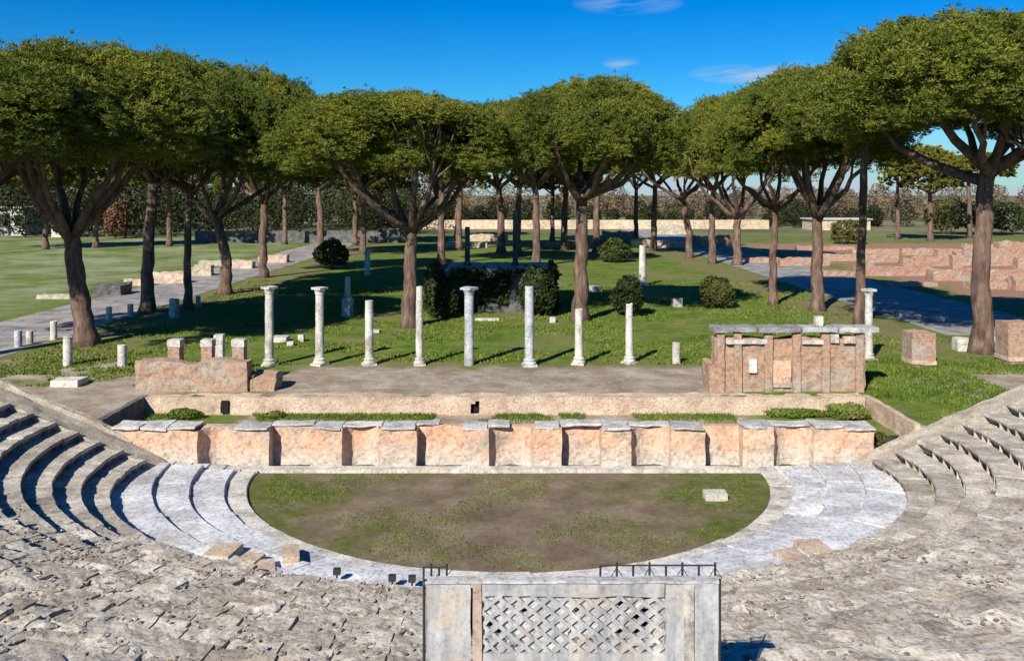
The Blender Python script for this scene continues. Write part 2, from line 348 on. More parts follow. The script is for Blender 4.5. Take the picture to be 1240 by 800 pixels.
# ------------------------------------------------------------------ theatre: cavea
CX, CY = -0.1, 31.9
def ell(a, b, th): return np.stack([CX - a * np.cos(th), CY - b * np.sin(th)], -1)
CYR = 29.8                                           # the seating curves on past the half circle round this line
def ellr(a, b, th):
    return np.stack([CX - a * np.cos(th), CYR - b * np.sin(th)], -1)
def row_blocks(mb, a0, b0, a1, b1, zb, zt, ov, lmin, lmax, y_end, ruin, amp, res, joint=.012, stilted=False):
    """one curved row of cut blocks; a*,b* half axes at front and back edge"""
    el_ = ellr if stilted else ell; t0 = -math.asin((y_end - CYR) / b0) if stilted else math.asin(min(.9, (CY - y_end) / b0)); th_f = np.linspace(min(t0, 0), math.pi - min(t0, 0), 2401)
    seg = np.linalg.norm(np.diff(el_(a0, b0, th_f), axis=0), axis=1); s = np.concatenate([[0], np.cumsum(seg)])
    s0 = np.interp(t0, th_f, s); s1 = np.interp(math.pi - t0, th_f, s); cur = s0
    while cur < s1 - .05:
        ln = random.uniform(lmin, lmax); e = min(cur + ln, s1)
        if s1 - e < .3: e = s1
        ta, tb = np.interp([cur + joint, e - joint], s, th_f); tm = (ta + tb) / 2; cur = e
        rz_ = ruin(tm)
        nl = max(2, int((e - cur + ln) / res)); nt = max(2, int((b1 - b0) / res))
        dz = random.gauss(0, .009 + .007 * rz_); dr = random.gauss(0, .01 + .02 * rz_); ti = random.gauss(0, .008 + .01 * rz_)
        if rz_ > .3 and random.random() < .03 * rz_: dz -= random.uniform(.04, .09)
        prof = [(ov + .03, zb - .02), (ov, zt - .15), (.02, zt - .115), (0, zt - .05), (.025, zt)]
        prof += [(.03 + (1.06) * q / nt, zt) for q in range(1, nt + 1)]
        prof = np.array(prof); npf = len(prof)
        ths = np.linspace(ta, tb, nl + 1)
        fr = prof[:, 0].copy(); run_a, run_b = a1 - a0, b1 - b0
        f = np.where(np.arange(npf) > 4, fr * 1.0, fr / max(run_b, .3))
        V = []
        for q in range(npf):
            a = a0 + f[q] * run_a + dr; b = b0 + f[q] * run_b + dr
            xy = el_(a, b, ths); z = prof[q, 1] + (dz + ti * np.linspace(-1, 1, nl + 1) if q > 0 else 0)
            V.append(np.concatenate([xy, np.broadcast_to(z, (nl + 1,))[:, None]], 1))
        V = np.array(V).reshape(-1, 3)
        k = amp * (.5 + rz_); D = np.stack([fbm(V, 2.6, q) for q in range(3)], 1) * k * np.array([.5, .5, 1]); D[:, 2] += .022 * rz_ * vnoise(V, 7.5, 9) - .06 * rz_ * np.clip(fbm(V, 1.1, 21) - .15, 0, 1)
        D[:nl + 1] = 0; V = V + D
        Fc = [(q * (nl + 1) + i, q * (nl + 1) + i + 1, (q + 1) * (nl + 1) + i + 1, (q + 1) * (nl + 1) + i) for q in range(npf - 1) for i in range(nl)]
        # side closers
        base = len(V); Vs = []
        for i in (0, nl):
            for q in range(1, npf):
                p = V[q * (nl + 1) + i].copy(); p[2] = zb - .1; Vs.append(p)
        V = np.vstack([V, Vs]); m_ = npf - 1
        for sgn, i in ((0, 0), (1, nl)):
            for q in range(4, npf - 1):
                A_, B_ = q * (nl + 1) + i, (q + 1) * (nl + 1) + i; a_, b_ = base + sgn * m_ + q - 1, base + sgn * m_ + q
                Fc.append((A_, B_, b_, a_))
        mb.add(V, Fc, float(np.clip(random.gauss(.5, .2), 0, 1)))
def ruin_c(th): return float(np.clip((math.sin(th) - .5) * 3.0, .12, 1))
cavea = thing('theatre_seating', 'curved grey stone seating tiers of the Roman theatre around the orchestra', 'seating', (0, 0, 0))
NR = 19; A0, B0, RA, RB, RISE, Z0 = 12.7, 8.9, .77, .885, .325, .46
for i in range(NR):
    mb = MB(); zt = Z0 + RISE * (i + 1)
    row_blocks(mb, A0 + RA * i, B0 + RB * i, A0 + RA * (i + 1), B0 + RB * (i + 1), zt - RISE, zt, RISE * .6, .35, .95, 31.0, ruin_c, .04, .09 if i < 15 else .3, stilted=True)
    mb.build('seat_row', M['tuff'], cavea)
# marble steps and walk between orchestra and seats
steps = thing('marble_steps', 'low pale marble steps and walkway ringing the orchestra floor', 'steps', (0, 0, 0))
def none_(th): return .15
for (nm, a0, b0, a1, b1, zb, zt) in (('rim', 9.0, 8.5, 9.75, 9.0, 0, .1), ('step', 9.75, 9.0, 10.85, 9.7, .0, .22), ('step', 10.85, 9.7, 12.05, 10.4, .1, .35), ('step', 12.05, 10.4, 14.0, 12.9, .2, .48)):
    mb = MB(); row_blocks(mb, a0, b0, a1, b1, zb, zt, .03, .9, 2.2, 31.9 if nm == 'rim' else 31.75, none_, .022, .18, .012)
    mb.build(nm, M['marble'] if nm == 'rim' else M['paving'], steps)
for s in (-1, 1):                                    # pale paving at the two entrances, beside the stage front
    mb = MB()
    for k in range(7):
        x0 = 9.0 + k * .62; mb.box((CX + s * (x0 + .3), 32.13, .02 + .045 * k), (.6, .5, .15), n=(3, 3, 2), amp=.02, seed=k + (s > 0) * 9, tone=random.random())
    mb.build('entrance_paving', M['paving'], steps)
# sloping walls at the two ends of the seating
def sloping_wall(name, label, s, pts, y0, y1, m, zbase=-.05, seed=0, amp=.07):
    mb = MB(); V, Fc = box_grid(90, 6, 8); V = V.copy(); X = pts[0][0] + V[:, 0] * (pts[-1][0] - pts[0][0])
    top = np.interp(X, [p[0] for p in pts], [p[1] for p in pts]) + .05 * fbm(np.stack([X, V[:, 1] * 2, X * 0], 1), 1.1, seed)
    W = np.stack([X, y0 + V[:, 1] * (y1 - y0), zbase + V[:, 2] * (top - zbase)], 1)
    W += np.stack([fbm(W, 1.7, seed + q) for q in range(3)], 1) * amp * np.where(V[:, 2:3] < .05, 0, 1); W[:, 0] = CX + s * W[:, 0]
    if s < 0: Fc = Fc[:, ::-1]
    mb.add(W, Fc); return tag(mb.build(name, m, smooth=False), label, 'wall', 'sloping end walls of the seating')
for s, lb in ((-1, 'tan sloping wall closing the left end of the seating tiers'), (1, 'tan sloping wall closing the right end of the seating tiers')):
    sloping_wall('sloping_wall', lb, s, [(12.35, .42), (12.9, .75), (27.5, 7.05)], 31.02, 32.1, M['tan_wall'], seed=3 + s)
o = sloping_wall('sloping_parapet', 'narrow tan parapet sloping down beside the dark trench at the left entrance', -1, [(13.7, 1.05), (15, 1.75), (24, 5.6)], 32.36, 32.62, M['tan_wall'], seed=8, amp=.1)
del o['group']
mb = MB()
for k in range(16):                                  # entrance stairs between them
    mb.box((-14.3 - k * .5, 32.23, .1 + k * .108), (.52, .24, .6 + k * .216), n=(2, 2, 3), amp=.02, seed=k)
tag(mb.build('entrance_stairs', M['dark_shaded_stone']), 'dark narrow stairs climbing between wall and parapet at the left entrance', 'stairs')

# retaining walls either side of the stage
mb = MB(); mb.box((-15.1, 34.66, .85), (.22, 4.1, 1.78), n=(2, 12, 6), amp=.04, seed=2); tag(mb.build('retaining_wall', M['dark_shaded_stone']), 'shade-coloured retaining wall of the trench at the left end of the stage', 'wall', 'retaining walls at the stage ends')  # shade on the trench face is put into the dark wall colour
mb = MB(); mb.box((14.58, 34.4, .85), (.24, 4.7, 1.78), n=(2, 12, 6), amp=.04, seed=5); tag(mb.build('retaining_wall', M['pink']), 'pinkish retaining wall at the right end of the stage', 'wall', 'retaining walls at the stage ends')

# ------------------------------------------------------------------ stage front with niches
sf = thing('stage_front', 'long brick stage front with alternating curved and square niches behind the orchestra', 'stage wall', (0, 32.4, 0))
path = [(-14.5, 0)]; x = -14.5; niches = []
for k in range(9):
    xl = -11.45 + 2.63 * k + random.uniform(-.12, .12); wd = random.uniform(1.3, 1.65); niches.append((xl, xl + wd, k % 2))
    path.append((xl, 0))
    if k % 2 == 0:
        for q in range(0, 13):
            a = math.pi * q / 12; path.append((xl + wd / 2 - math.cos(a) * (wd / 2 - .02), .08 + .52 * math.sin(a)))
    else: path += [(xl + .015, .55), (xl + wd - .015, .55)]
    path.append((xl + wd, 0))
path.append((13.15, 0))
P2 = [np.array(path[0], float)]
for p in path[1:]:
    p = np.array(p, float); dv = p - P2[-1]; n = max(1, int(np.linalg.norm(dv) / .14)); st = P2[-1].copy()
    for q in range(1, n + 1): P2.append(st + dv * q / n)
P2 = np.array(P2); nz_ = 12; n = len(P2)
topz = 1.44 + .1 * fbm(np.stack([P2[:, 0], P2[:, 0] * 0, P2[:, 0] * 0], 1), 1.2, 4)
zz = np.linspace(0, 1, nz_ + 1)
V = np.stack([np.repeat(P2[:, 0][None], nz_ + 1, 0), np.repeat(P2[:, 1][None], nz_ + 1, 0), zz[:, None] * topz[None]], 2).reshape(-1, 3)
V += np.stack([fbm(V, 2.2, q) for q in range(3)], 1) * .07 * np.array([.6, 1, .5])
Fc = [(k * n + i, k * n + i + 1, (k + 1) * n + i + 1, (k + 1) * n + i) for k in range(nz_) for i in range(n - 1)]
mb = MB(); mb.add(V, Fc)
mb.box((-.68, .86, .7), (27.6, .3, 1.4), n=(60, 1, 6), amp=.02)                      # back of the wall
# top of the wall, under and between the coping
tv = np.concatenate([V[-n:], np.stack([P2[:, 0], np.full(n, .86), np.full(n, 1.4)], 1)]); mb.add(tv, [(i, i + 1, n + i + 1, n + i) for i in range(n - 1)])
for e, flip in ((0, 0), (n - 1, 1)):
    xe = P2[e, 0]; mb.add([(xe, 0, 0), (xe, .86, 0), (xe, .86, 1.4), (xe, 0, 1.4)], [(0, 1, 2, 3) if flip else (0, 3, 2, 1)])
mb.build('niched_wall', M['stage_brick'], sf)
mb = MB(); mb.box((-.7, -.2, .05), (19.8, .42, .16), n=(80, 3, 2), amp=.035, sc_=1.3, seed=3); mb.build('plinth', M['marble'], sf)
segs = []; cur = -14.55
for (xa, xb, _) in niches: segs += [(cur, xa - .04, 0), (xa - .04, xb + .04, 1)]; cur = xb + .04
segs.append((cur, 13.2, 0)); k = 0
for (xa, xb, ni) in segs:                                                            # coping slabs, broken, set back over the niches
    m_ = max(1, round((xb - xa) / 1.1)); 
    for q in range(m_):
        k += 1; x0_, x1_ = xa + (xb - xa) * q / m_, xa + (xb - xa) * (q + 1) / m_
        y0 = (random.uniform(.2, .5) if ni else -random.uniform(.02, .14)) + (.1 if x0_ > 3 and random.random() < .4 else 0); h = random.uniform(.06, .1); c = MB()
        if ni and random.random() < .12: continue
        c.box(((x0_ + x1_) / 2, (y0 + .98) / 2, 1.47 + h / 2 + random.uniform(-.03, .02)), (x1_ - x0_ - .02, .98 - y0, h), rz=random.gauss(0, .012), n=(7, 6, 2), amp=.075, sc_=1.8, rnd=.04, seed=k + 30, tone=random.uniform(.25, .9), tilt=(random.gauss(0, .012), random.gauss(0, .012)))
        c.build('coping_slab', M['coping'], sf)

# low wall behind the stage
sw = thing('scene_wall', 'low pinkish foundation wall running along the back of the stage', 'wall', (0, SB, 0))
mb = MB(); V, Fc = box_grid(170, 4, 6); X = -15 + V[:, 0] * 29.4
top = 1.72 + .06 * fbm(np.stack([X, V[:, 1], X * 0], 1), .8, 11)
W = np.stack([X, -.32 + V[:, 1] * .75, .95 + V[:, 2] * (top - .95)], 1); W += np.stack([fbm(W, 2, q + 5) for q in range(3)], 1) * .05
sel = ~((np.abs(W[Fc].mean(1)[:, 0] + 1.53) < .22) & (W[Fc].mean(1)[:, 1] < -.2) & (W[Fc].mean(1)[:, 2] < 1.5) & (W[Fc].mean(1)[:, 2] > 1.1))
mb.add(W, Fc[sel]); mb.build('wall', M['pink'], sw)
mb = MB(); mb.box((-1.53, .06, 1.3), (.5, .3, .45)); mb.build('opening', M['hole'], sw)
for (xx, ww) in ((-11.7, .3),):
    mb = MB(); mb.box((xx, -.36, 1.34), (ww, .1, .5), n=(3, 2, 4), amp=.04); mb.build('opening', M['hole'], sw)

# ------------------------------------------------------------------ columns and marble fragments
def column(name, px, py_base, py_top, wpx, label, cap=True, base=True, m='marble', z=ZG, d=None, group=None, ped=0, taper=.9, broken=0, seed=0):
    d = d or gd(py_base, z); X = gx(px, d); h = (py_base - py_top) * d / F; r = wpx * d / F / 2
    t = thing(name, label, 'column', (X, d, z), group, rz=random.uniform(0, 3)); zz0 = 0
    if ped:
        mb = MB(); mb.box((0, 0, ped / 2 - .05), (r * 3, r * 3, ped + .1), n=(3, 3, 3), amp=.02, rnd=.02, seed=seed); mb.build('pedestal', M[m], t); zz0 = ped
    if base:
        mb = MB(); mb.box((0, 0, zz0 + .0), (r * 3.1, r * 3.1, .2), n=(3, 3, 2), amp=.015, seed=seed)
        mb.lathe([(r * 1.5, zz0 + .1), (r * 1.55, zz0 + .15), (r * 1.45, zz0 + .2), (r * 1.22, zz0 + .23), (r * 1.22, zz0 + .26), (r * 1.35, zz0 + .3), (r * 1.2, zz0 + .35), (r * 1.02, zz0 + .37)], 20, amp=.01, seed=seed); mb.build('column_base', M[m], t); zb = zz0 + .36
    else: zb = zz0 - .08
    zt = h - (.36 if cap else 0)
    zs = np.linspace(zb, zt, 14); f = (zs - zb) / (zt - zb); rad = r * (1 - (1 - taper) * f ** 1.6)
    mb = MB(); mb.lathe(np.stack([rad, zs], 1), 24, amp=.018, seed=seed, flute=0)
    if broken: 
        V = mb.V[-1]; sel = V[:, 2] > zt - .12; V[sel, 2] += broken * fbm(V[sel], 2.5, seed)
    mb.build('shaft', M[m], t, smooth=False)
    if cap:
        mb = MB(); mb.lathe([(r * .9, zt - .01), (r * 1.0, zt + .03), (r * 1.05, zt + .1), (r * 1.15, zt + .17), (r * 1.3, zt + .25), (r * 1.34, zt + .27)], 20, amp=.02, seed=seed)
        mb.box((0, 0, zt + .315), (r * 2.75, r * 2.75, .11), n=(4, 4, 1), amp=.03, seed=seed + 1); mb.build('capital', M[m], t)
    return t
cg = 'marble columns along the back of the stage'
column('column', 326, 443, 347, 10.5, 'pale column with wide capital, first from the left of the stage row', m='marble', group=cg, seed=1)
column('column', 387, 442, 348, 10.5, 'pale column with capital, second from the left of the stage row', group=cg, seed=2)
column('column', 447, 442, 364, 10, 'shorter column without capital, third from the left in the stage row', cap=False, group=cg, taper=.98, broken=.1, seed=3)
column('column', 508, 442, 347, 9, 'slim column without capital standing before the forked pine trunk', cap=False, group=cg, broken=.08, seed=4)
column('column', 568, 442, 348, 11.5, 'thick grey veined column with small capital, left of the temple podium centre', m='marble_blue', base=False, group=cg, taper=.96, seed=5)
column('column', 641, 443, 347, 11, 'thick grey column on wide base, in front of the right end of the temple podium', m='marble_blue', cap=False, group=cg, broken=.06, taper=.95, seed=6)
column('column', 701, 441, 374, 10, 'column standing right in front of the tall central pine trunk', cap=False, group=cg, broken=.1, seed=7)
column('column', 762, 440, 369, 9.5, 'slim broken column in front of the round dark bush', cap=False, group=cg, taper=.85, broken=.15, seed=8)
column('column', 1052, 436, 350, 9.5, 'tall pale column behind the right end of the brick ruin', cap=True, m='marble', group=cg, seed=9)
sg = 'column stumps around the lawn'
for (px, yb, yt, wp, lb) in ((819, 440, 415, 10, 'short white column stump on grass left of the brick ruin'), (82, 443, 407, 11, 'tall white marble stump on grass near the left road'), (148, 444, 418, 11, 'short white marble stump on grass left of the low brick wall'),
        (65, 411, 389, 8, 'pale stump beside the base of the leftmost pine'), (36, 416, 400, 8, 'pale stump at the edge of the left road, second from the picture edge'), (22, 420, 401, 9, 'grey stump at the edge of the left road, nearest the picture edge'), (132, 388, 372, 7, 'grey stump along the left road, just right of the leftmost pine'), (158, 383, 368, 7, 'grey stump along the left road, left of the second pine trunk'), (211, 384, 362, 12, 'bluish shaded stump between the second and third pine trunks'), (240, 372, 358, 6, 'small grey stump right of the third pine trunk')):
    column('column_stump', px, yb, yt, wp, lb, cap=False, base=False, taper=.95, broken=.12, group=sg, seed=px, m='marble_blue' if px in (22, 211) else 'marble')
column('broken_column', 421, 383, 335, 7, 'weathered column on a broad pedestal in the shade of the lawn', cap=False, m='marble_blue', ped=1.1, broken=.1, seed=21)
column('broken_column', 445, 333, 303, 7, 'small pale column far back in the shaded lawn left of the forked pine', cap=False, base=False, seed=22, broken=.1)
column('broken_column', 778, 346, 298, 9, 'tall white broken column on sunlit grass behind the round dark bush', cap=False, seed=23, taper=.8, broken=.25)
def block(px, pyb, wpx, hpx, depth, label, name='marble_block', m='marble', rz=.0, z=ZG, group=None, amp=.06, cat='stone', d=None):
    d = d or gd(pyb, z); wm_, h = wpx * d / F, hpx * d / F
    mb = MB(); mb.box((0, 0, h / 2 - .04), (wm_, depth, h + .08), rz=rz, n=(5, 5, 4), amp=amp * min(1, h * 1.5), sc_=2.2, rnd=.06, seed=px % 97, tone=random.random())
    return tag(mb.build(name, M[m], loc=(gx(px, d), d, z)), label, cat, group)
bgp = 'loose marble blocks on the lawn'
block(866, 603, 27, 8, .55, 'white marble slab lying on the right side of the orchestra floor', z=0.0)
for a in ((716, 352, 26, 6, 1.2, 'long pale block on sunlit grass right of the tall central pine'), (664, 380, 8, 9, .5, 'upper of two white stones right of the temple podium foot'), (669, 390, 7, 6, .5, 'lower of two white stones right of the temple podium foot'), (820, 371, 12, 10, .7, 'bluish block in tree shade left of the olive round bush'),
          (340, 413, 18, 6, .9, 'flat grey stones on grass behind the first stage column'), (365, 413, 7, 8, .4, 'small white stone on grass between the first two stage columns'), (352, 418, 8, 5, .4, 'low white stone on grass beside the small upright one'), (84, 466, 34, 8, 1.0, 'flat pinkish stone slab on grass at the lower left'),
          (1165, 424, 18, 15, .7, 'grey marble fragment on the grass left of the big right pine'), (1208, 426, 14, 19, .6, 'pale marble fragment between the big right pine and the edge pillar'), (1094, 382, 14, 5, .6, 'white stone lying on the shaded right road, left one of three'), (1112, 385, 8, 4, .5, 'smallest white stone lying on the shaded right road'), (1136, 388, 12, 6, .6, 'white stone lying on the shaded right road, nearest the big pine'),
          (410, 323, 12, 10, .8, 'pale block beside the round dark bush at the end of the left road'), (455, 402, 10, 3, .6, 'flat stone in the grass behind the third stage column'), (590, 388, 30, 3, .5, 'long flat stone in the grass before the temple podium')):
    block(*a, group=bgp)

# ------------------------------------------------------------------ brick ruins by the stage
def ruin_wall(name, label, x0, x1, d0, d1, htop, m, seed=0, amp=.08, rough_top=.15, cat='ruined wall', group=None, z=ZG, rz=0, parent=None, nm2=None):
    nx, ny, nz_ = max(3, int((x1 - x0) / .25)), max(2, int((d1 - d0) / .25)), max(3, int(htop / .2)); nx, ny, nz_ = min(nx, 60), min(ny, 24), min(nz_, 16)
    V, Fc = box_grid(nx, ny, nz_); cx_, cy_ = (x0 + x1) / 2, (d0 + d1) / 2
    W = np.stack([(V[:, 0] - .5) * (x1 - x0), (V[:, 1] - .5) * (d1 - d0), V[:, 2] * 1.0], 1)
    hh = htop * (1 + rough_top * fbm(np.stack([W[:, 0] + seed * 7, W[:, 1], W[:, 0] * 0], 1), .9, seed, 3))
    W[:, 2] = -.1 + V[:, 2] * (hh + .1); W += np.stack([fbm(W + seed, 2.0, seed + q) for q in range(3)], 1) * amp
    mb = MB(); mb.add(W, Fc)
    o = mb.build(nm2 or name, M[m], parent, None if parent else (cx_, cy_, z))
    if parent: o.location = (cx_ - parent.location.x, cy_ - parent.location.y, z - parent.location.z); return o
    o.rotation_euler = (0, 0, rz); return tag(o, label, cat, group)
# left ruin
lr = thing('brick_ruin', 'low ruined brick wall with crumbled right end beside the stage on the left', 'ruined wall', (-13.3, 38, ZG))
ruin_wall('', '', gx(166, 37.6), gx(300, 37.6), 37.45, 38.3, 1.22, 'ruin_brick', 4, .1, .16, parent=lr, nm2='wall')
ruin_wall('', '', gx(168, 37.6), gx(222, 37.6), 38.3, 39.2, 1.0, 'ruin_brick', 9, .1, .2, parent=lr, nm2='wall')
ruin_wall('', '', gx(300, 37.6), gx(333, 37.6), 37.6, 38.8, .55, 'ruin_brick', 6, .16, .6, parent=lr, nm2='rubble_heap')
for (px, yt, wp, lb) in ((213, 411, 14, 'brick pier with pale top above the low left ruin, leftmost of four'), (252, 411, 13, 'brick pier with pale top above the low left ruin, second from left'), (266, 405, 10, 'white slim stump behind the brick piers of the low left ruin'), (290, 411, 14, 'brick pier with pale top at the right end of the low left ruin')):
    d = 39.0 if px != 266 else 41; X = gx(px, d); zt = gz(yt, d) - ZG; ww = wp * d / F
    t = thing('brick_pier', lb, 'pier', (X, d, ZG), 'stumps above the low left ruin')
    mb = MB(); mb.box((0, 0, zt * .42), (ww, ww, zt * .86), n=(3, 3, 8), amp=.03, seed=px); mb.build('shaft', M['ruin_brick' if px != 266 else 'marble'], t)
    mb = MB(); mb.box((0, 0, zt * .93), (ww * 1.12, ww * 1.12, zt * .16), n=(3, 3, 2), amp=.03, rnd=.05, seed=px + 1); mb.build('cap', M['marble'], t)
# right ruin
rr = thing('brick_ruin', 'tall brick ruin with pilasters under a long grey lintel slab right of the stage', 'ruined wall', (11.6, 37.8, ZG))
dR = 37.5
def rx(px): return gx(px, dR)
ruin_wall('', '', rx(866), rx(1048), dR, dR + .7, 2.22, 'ruin_brick', 12, .09, .07, parent=rr, nm2='wall')
ruin_wall('', '', rx(858), rx(870), dR - .1, dR + 1.2, 1.1, 'ruin_brick', 14, .1, .4, parent=rr, nm2='wall')
for px in (872, 893, 930, 964, 999, 1040):
    mb = MB(); mb.box((rx(px) - 11.6, dR - 37.8 - .02, 1.2), (.32, .22, 2.6), n=(3, 3, 10), amp=.03, seed=px); mb.build('pilaster', M['ruin_brick'], rr)
mb = MB()
for (a, b) in ((862, 915), (916, 968), (969, 1012), (1013, 1062)):
    mb.box(((rx(a) + rx(b)) / 2 - 11.6, dR - 37.8 + .2, 2.63), (rx(b) - rx(a) - .02, .95, .2), n=(10, 4, 2), amp=.05, rnd=.02, seed=a, tone=random.random())
mb.build('lintel_slab', M['lintel'], rr)
for (a, b, z_, h_, m) in ((878, 928, 2.12, .18, 'marble'), (970, 996, 2.1, .16, 'marble'), (1004, 1014, 2.25, .35, 'marble'), (1020, 1034, 2.2, .3, 'pink')):
    mb = MB(); mb.box(((rx(a) + rx(b)) / 2 - 11.6, dR - 37.8 + .12, z_), (rx(b) - rx(a), .6, h_), n=(6, 3, 2), amp=.03, seed=a); mb.build('ledge_stone', M[m], rr)
mb = MB(); mb.box((rx(911) - 11.6, dR - 37.8 - .06, 1.1), (.33, .16, .58), n=(3, 2, 4), amp=.02, seed=1); mb.build('white_tablet', M['plaster'], rr)
mb = MB(); mb.box((rx(946) - 11.6, dR - 37.8 - .04, .75), (.75, .14, 1.1), n=(5, 2, 5), amp=.03, seed=2); mb.build('brick_infill', M['stage_brick'], rr)
mb = MB(); mb.box((rx(993) - 11.6, dR - 37.8 + .2, 2.95), (.3, .3, .4), n=(3, 3, 3), amp=.04, seed=2); mb.build('finial_stone', M['marble'], rr)
for (px, yb, wp, hp, lb) in ((1119, 444, 38, 44, 'square brick pillar stump on grass left of the big right pine'), (1236, 441, 40, 52, 'square brick pillar stump at the right edge of the picture')):
    d = gd(yb); X = gx(px, d); ww = wp * d / F * .74; hh = hp * d / F
    t = thing('brick_pillar', lb, 'pillar', (X, d + ww / 2, ZG), 'square brick pillars on the right')
    ruin_wall('', '', X - ww / 2, X + ww / 2, d, d + ww, hh - .1, 'ruin_brick', px, .05, .05, parent=t, nm2='shaft')
    mb = MB(); mb.box((0, -.02, hh * .12), (ww * 1.08, ww * 1.08, .2), n=(4, 4, 2), amp=.04, seed=px); mb.build('footing', M['pink'], t)

# ------------------------------------------------------------------ temple podium
tp = thing('temple_podium', 'dark ivy covered temple podium with pale top in the middle of the lawn', 'temple ruin', (-1.4, 66, ZG))
V, Fc = box_grid(30, 22, 10); W = (V - np.array([.5, .5, 0])) * np.array([8.6, 7.0, 2.85]); W += np.stack([fbm(W, .9, 40 + q) for q in range(3)], 1) * .22
mb = MB(); mb.add(W, Fc); mb.build('core', M['dark_shaded_stone'], tp)  # darkened stone carries the shade over the podium
mb = MB(); mb.box((.4, -.2, 2.92), (7.4, 6.6, .22), n=(24, 20, 2), amp=.08, sc_=1.1, seed=5); mb.build('top_slab', M['tan_wall'], tp)
def leaves(Pt, Nr, size, asp=.5, jit=.7, tone=None, droop=0):
    n = len(Pt); Nr = Nr + rng.normal(0, jit, (n, 3)); Nr /= np.linalg.norm(Nr, axis=1, keepdims=True) + 1e-9
    T = rng.normal(0, 1, (n, 3)); T -= (T * Nr).sum(1, keepdims=True) * Nr; T /= np.linalg.norm(T, axis=1, keepdims=True) + 1e-9; B = np.cross(Nr, T)
    s = (size * rng.uniform(.6, 1.3, n))[:, None]
    V = np.stack([Pt - T * s / 2, Pt + B * s * asp / 2, Pt + T * s / 2, Pt - B * s * asp / 2], 1).reshape(-1, 3)
    tone = rng.random(n) if tone is None else tone
    return V, np.arange(n * 4).reshape(-1, 4), np.repeat(tone, 4)
def leaf_obj(name, V, Fc, T, m, parent=None, loc=None): return obj(name, mesh_np(name, V, Fc, m, False, T), parent, loc)
n = 12000; u = rng.random((n, 3)); side = rng.integers(0, 3, n)
Pt = np.stack([(u[:, 0] - .5) * 8.9, np.full(n, -3.6), u[:, 2] ** .9 * 3.0], 1); Nr = np.tile((0, -1., .3), (n, 1))
Pt[side == 1] = np.stack([np.full((side == 1).sum(), -4.4), (u[side == 1, 1] - .5) * 7, u[side == 1, 2] * 3.0], 1); Pt[side == 2] = np.stack([np.full((side == 2).sum(), 4.4), (u[side == 2, 1] - .5) * 7, u[side == 2, 2] * 3.0], 1)
keep = fbm(Pt, .6, 77) > -.2; Pt = Pt + rng.normal(0, .14, Pt.shape)
Vl, Fl, Tl = leaves(Pt[keep], Nr[keep], .32, .7); leaf_obj('ivy', Vl, Fl, Tl, M['ivy'], tp)
for (px, yt, lb) in ((566, 272, 'dark shaded column standing on the temple podium, left one'), (624, 252, 'taller dark bluish column standing on the temple podium, right one')):
    column('podium_column', px, 324, yt + 4, 6.5, lb, cap=False, m='dark_shaded_stone', z=ZG + 2.95, d=66.0, seed=px, group='columns on the temple podium')

# ------------------------------------------------------------------ bushes
def bush(px, pyb, wpx, hpx, label, m='ivy', n=2600, size=.22, name='round_bush', d=None, dep=None, group='bushes on the lawn', z=ZG):
    d = d or gd(pyb, z); rx_ = wpx * d / F / 2; h = hpx * d / F; ry = dep or rx_
    th = rng.uniform(0, 2 * math.pi, n); cz = rng.uniform(-.75, 1, n); sr = np.sqrt(1 - cz ** 2); Dn = np.stack([sr * np.cos(th), sr * np.sin(th), cz], 1)
    lump = 1 + .45 * fbm(Dn, 1.7, int(px)) ; rad = lump * rng.uniform(.7, 1.03, n) ** .6
    Pt = Dn * rad[:, None] * np.array([rx_, ry, h / 2]) + np.array([0, 0, h * .48]); Pt[:, 2] = np.maximum(Pt[:, 2], .03)
    V, Fc, T = leaves(Pt, Dn, size, .6)
    t = thing(name, label, 'bush', (gx(px, d), d + ry * .5, z), group)
    leaf_obj('foliage', V, Fc, T, M[m], t)
    mb = MB()
    for q in range(5):
        a = q * 1.3; mb.tube([(0.05 * math.cos(a), .05 * math.sin(a), -.1), (.25 * rx_ * math.cos(a), .25 * ry * math.sin(a), h * .35), (.55 * rx_ * math.cos(a), .55 * ry * math.sin(a), h * .7)], [.06, .05, .02], 6)
    mb.build('stem', M['bark'], t); return t
bush(761, 384, 36, 50, 'round dark green bush behind the slim broken column')
bush(870, 374, 40, 38, 'round olive bush at the right edge of the shaded lawn', 'bush_olive')
bush(400, 326, 40, 36, 'dense dark round bush at the end of the left road', n=2600, size=.35)
bush(533, 386, 42, 56, 'dark bush against the left end of the temple podium', size=.28)
bush(652, 384, 44, 60, 'dark rounded bush against the right end of the temple podium', n=3200, size=.28)
bush(745, 318, 40, 28, 'dark green bush far behind the tall central pine', n=2200, size=.4)
bush(137, 289, 28, 46, 'rust coloured small tree far behind the leftmost pine', 'bush_rust', name='rusty_shrub', size=.6, n=1800)
bush(1030, 296, 40, 30, 'green bush in front of the low far building on the right', 'bush_olive', size=.5, n=1500)
bush(1160, 284, 60, 44, 'yellow green bush beyond the right ruins, behind the big pine', 'bush_olive', size=.6, n=1800)
bush(1222, 284, 60, 42, 'dark green bush at the right edge beyond the ruins', 'ivy', size=.6, n=1800)
bush(1067, 537, 18, 34, 'small green shrub at the right end of the stage front', 'bush_olive', n=900, size=.1, d=33.2, z=.1)
bush(1030, 499, 50, 16, 'grass green shrub on the stage floor below the brick ruin', 'grass', n=1500, size=.14, d=35.6, z=1.0)
bush(965, 500, 70, 10, 'low green weeds on the stage floor below the brick ruin', 'grass', n=1500, size=.12, d=35.9, z=1.0, dep=.4)
bush(222, 503, 40, 12, 'green weed clump on the left of the stage floor', 'grass', n=900, size=.12, d=35.6, z=1.0, dep=.4)
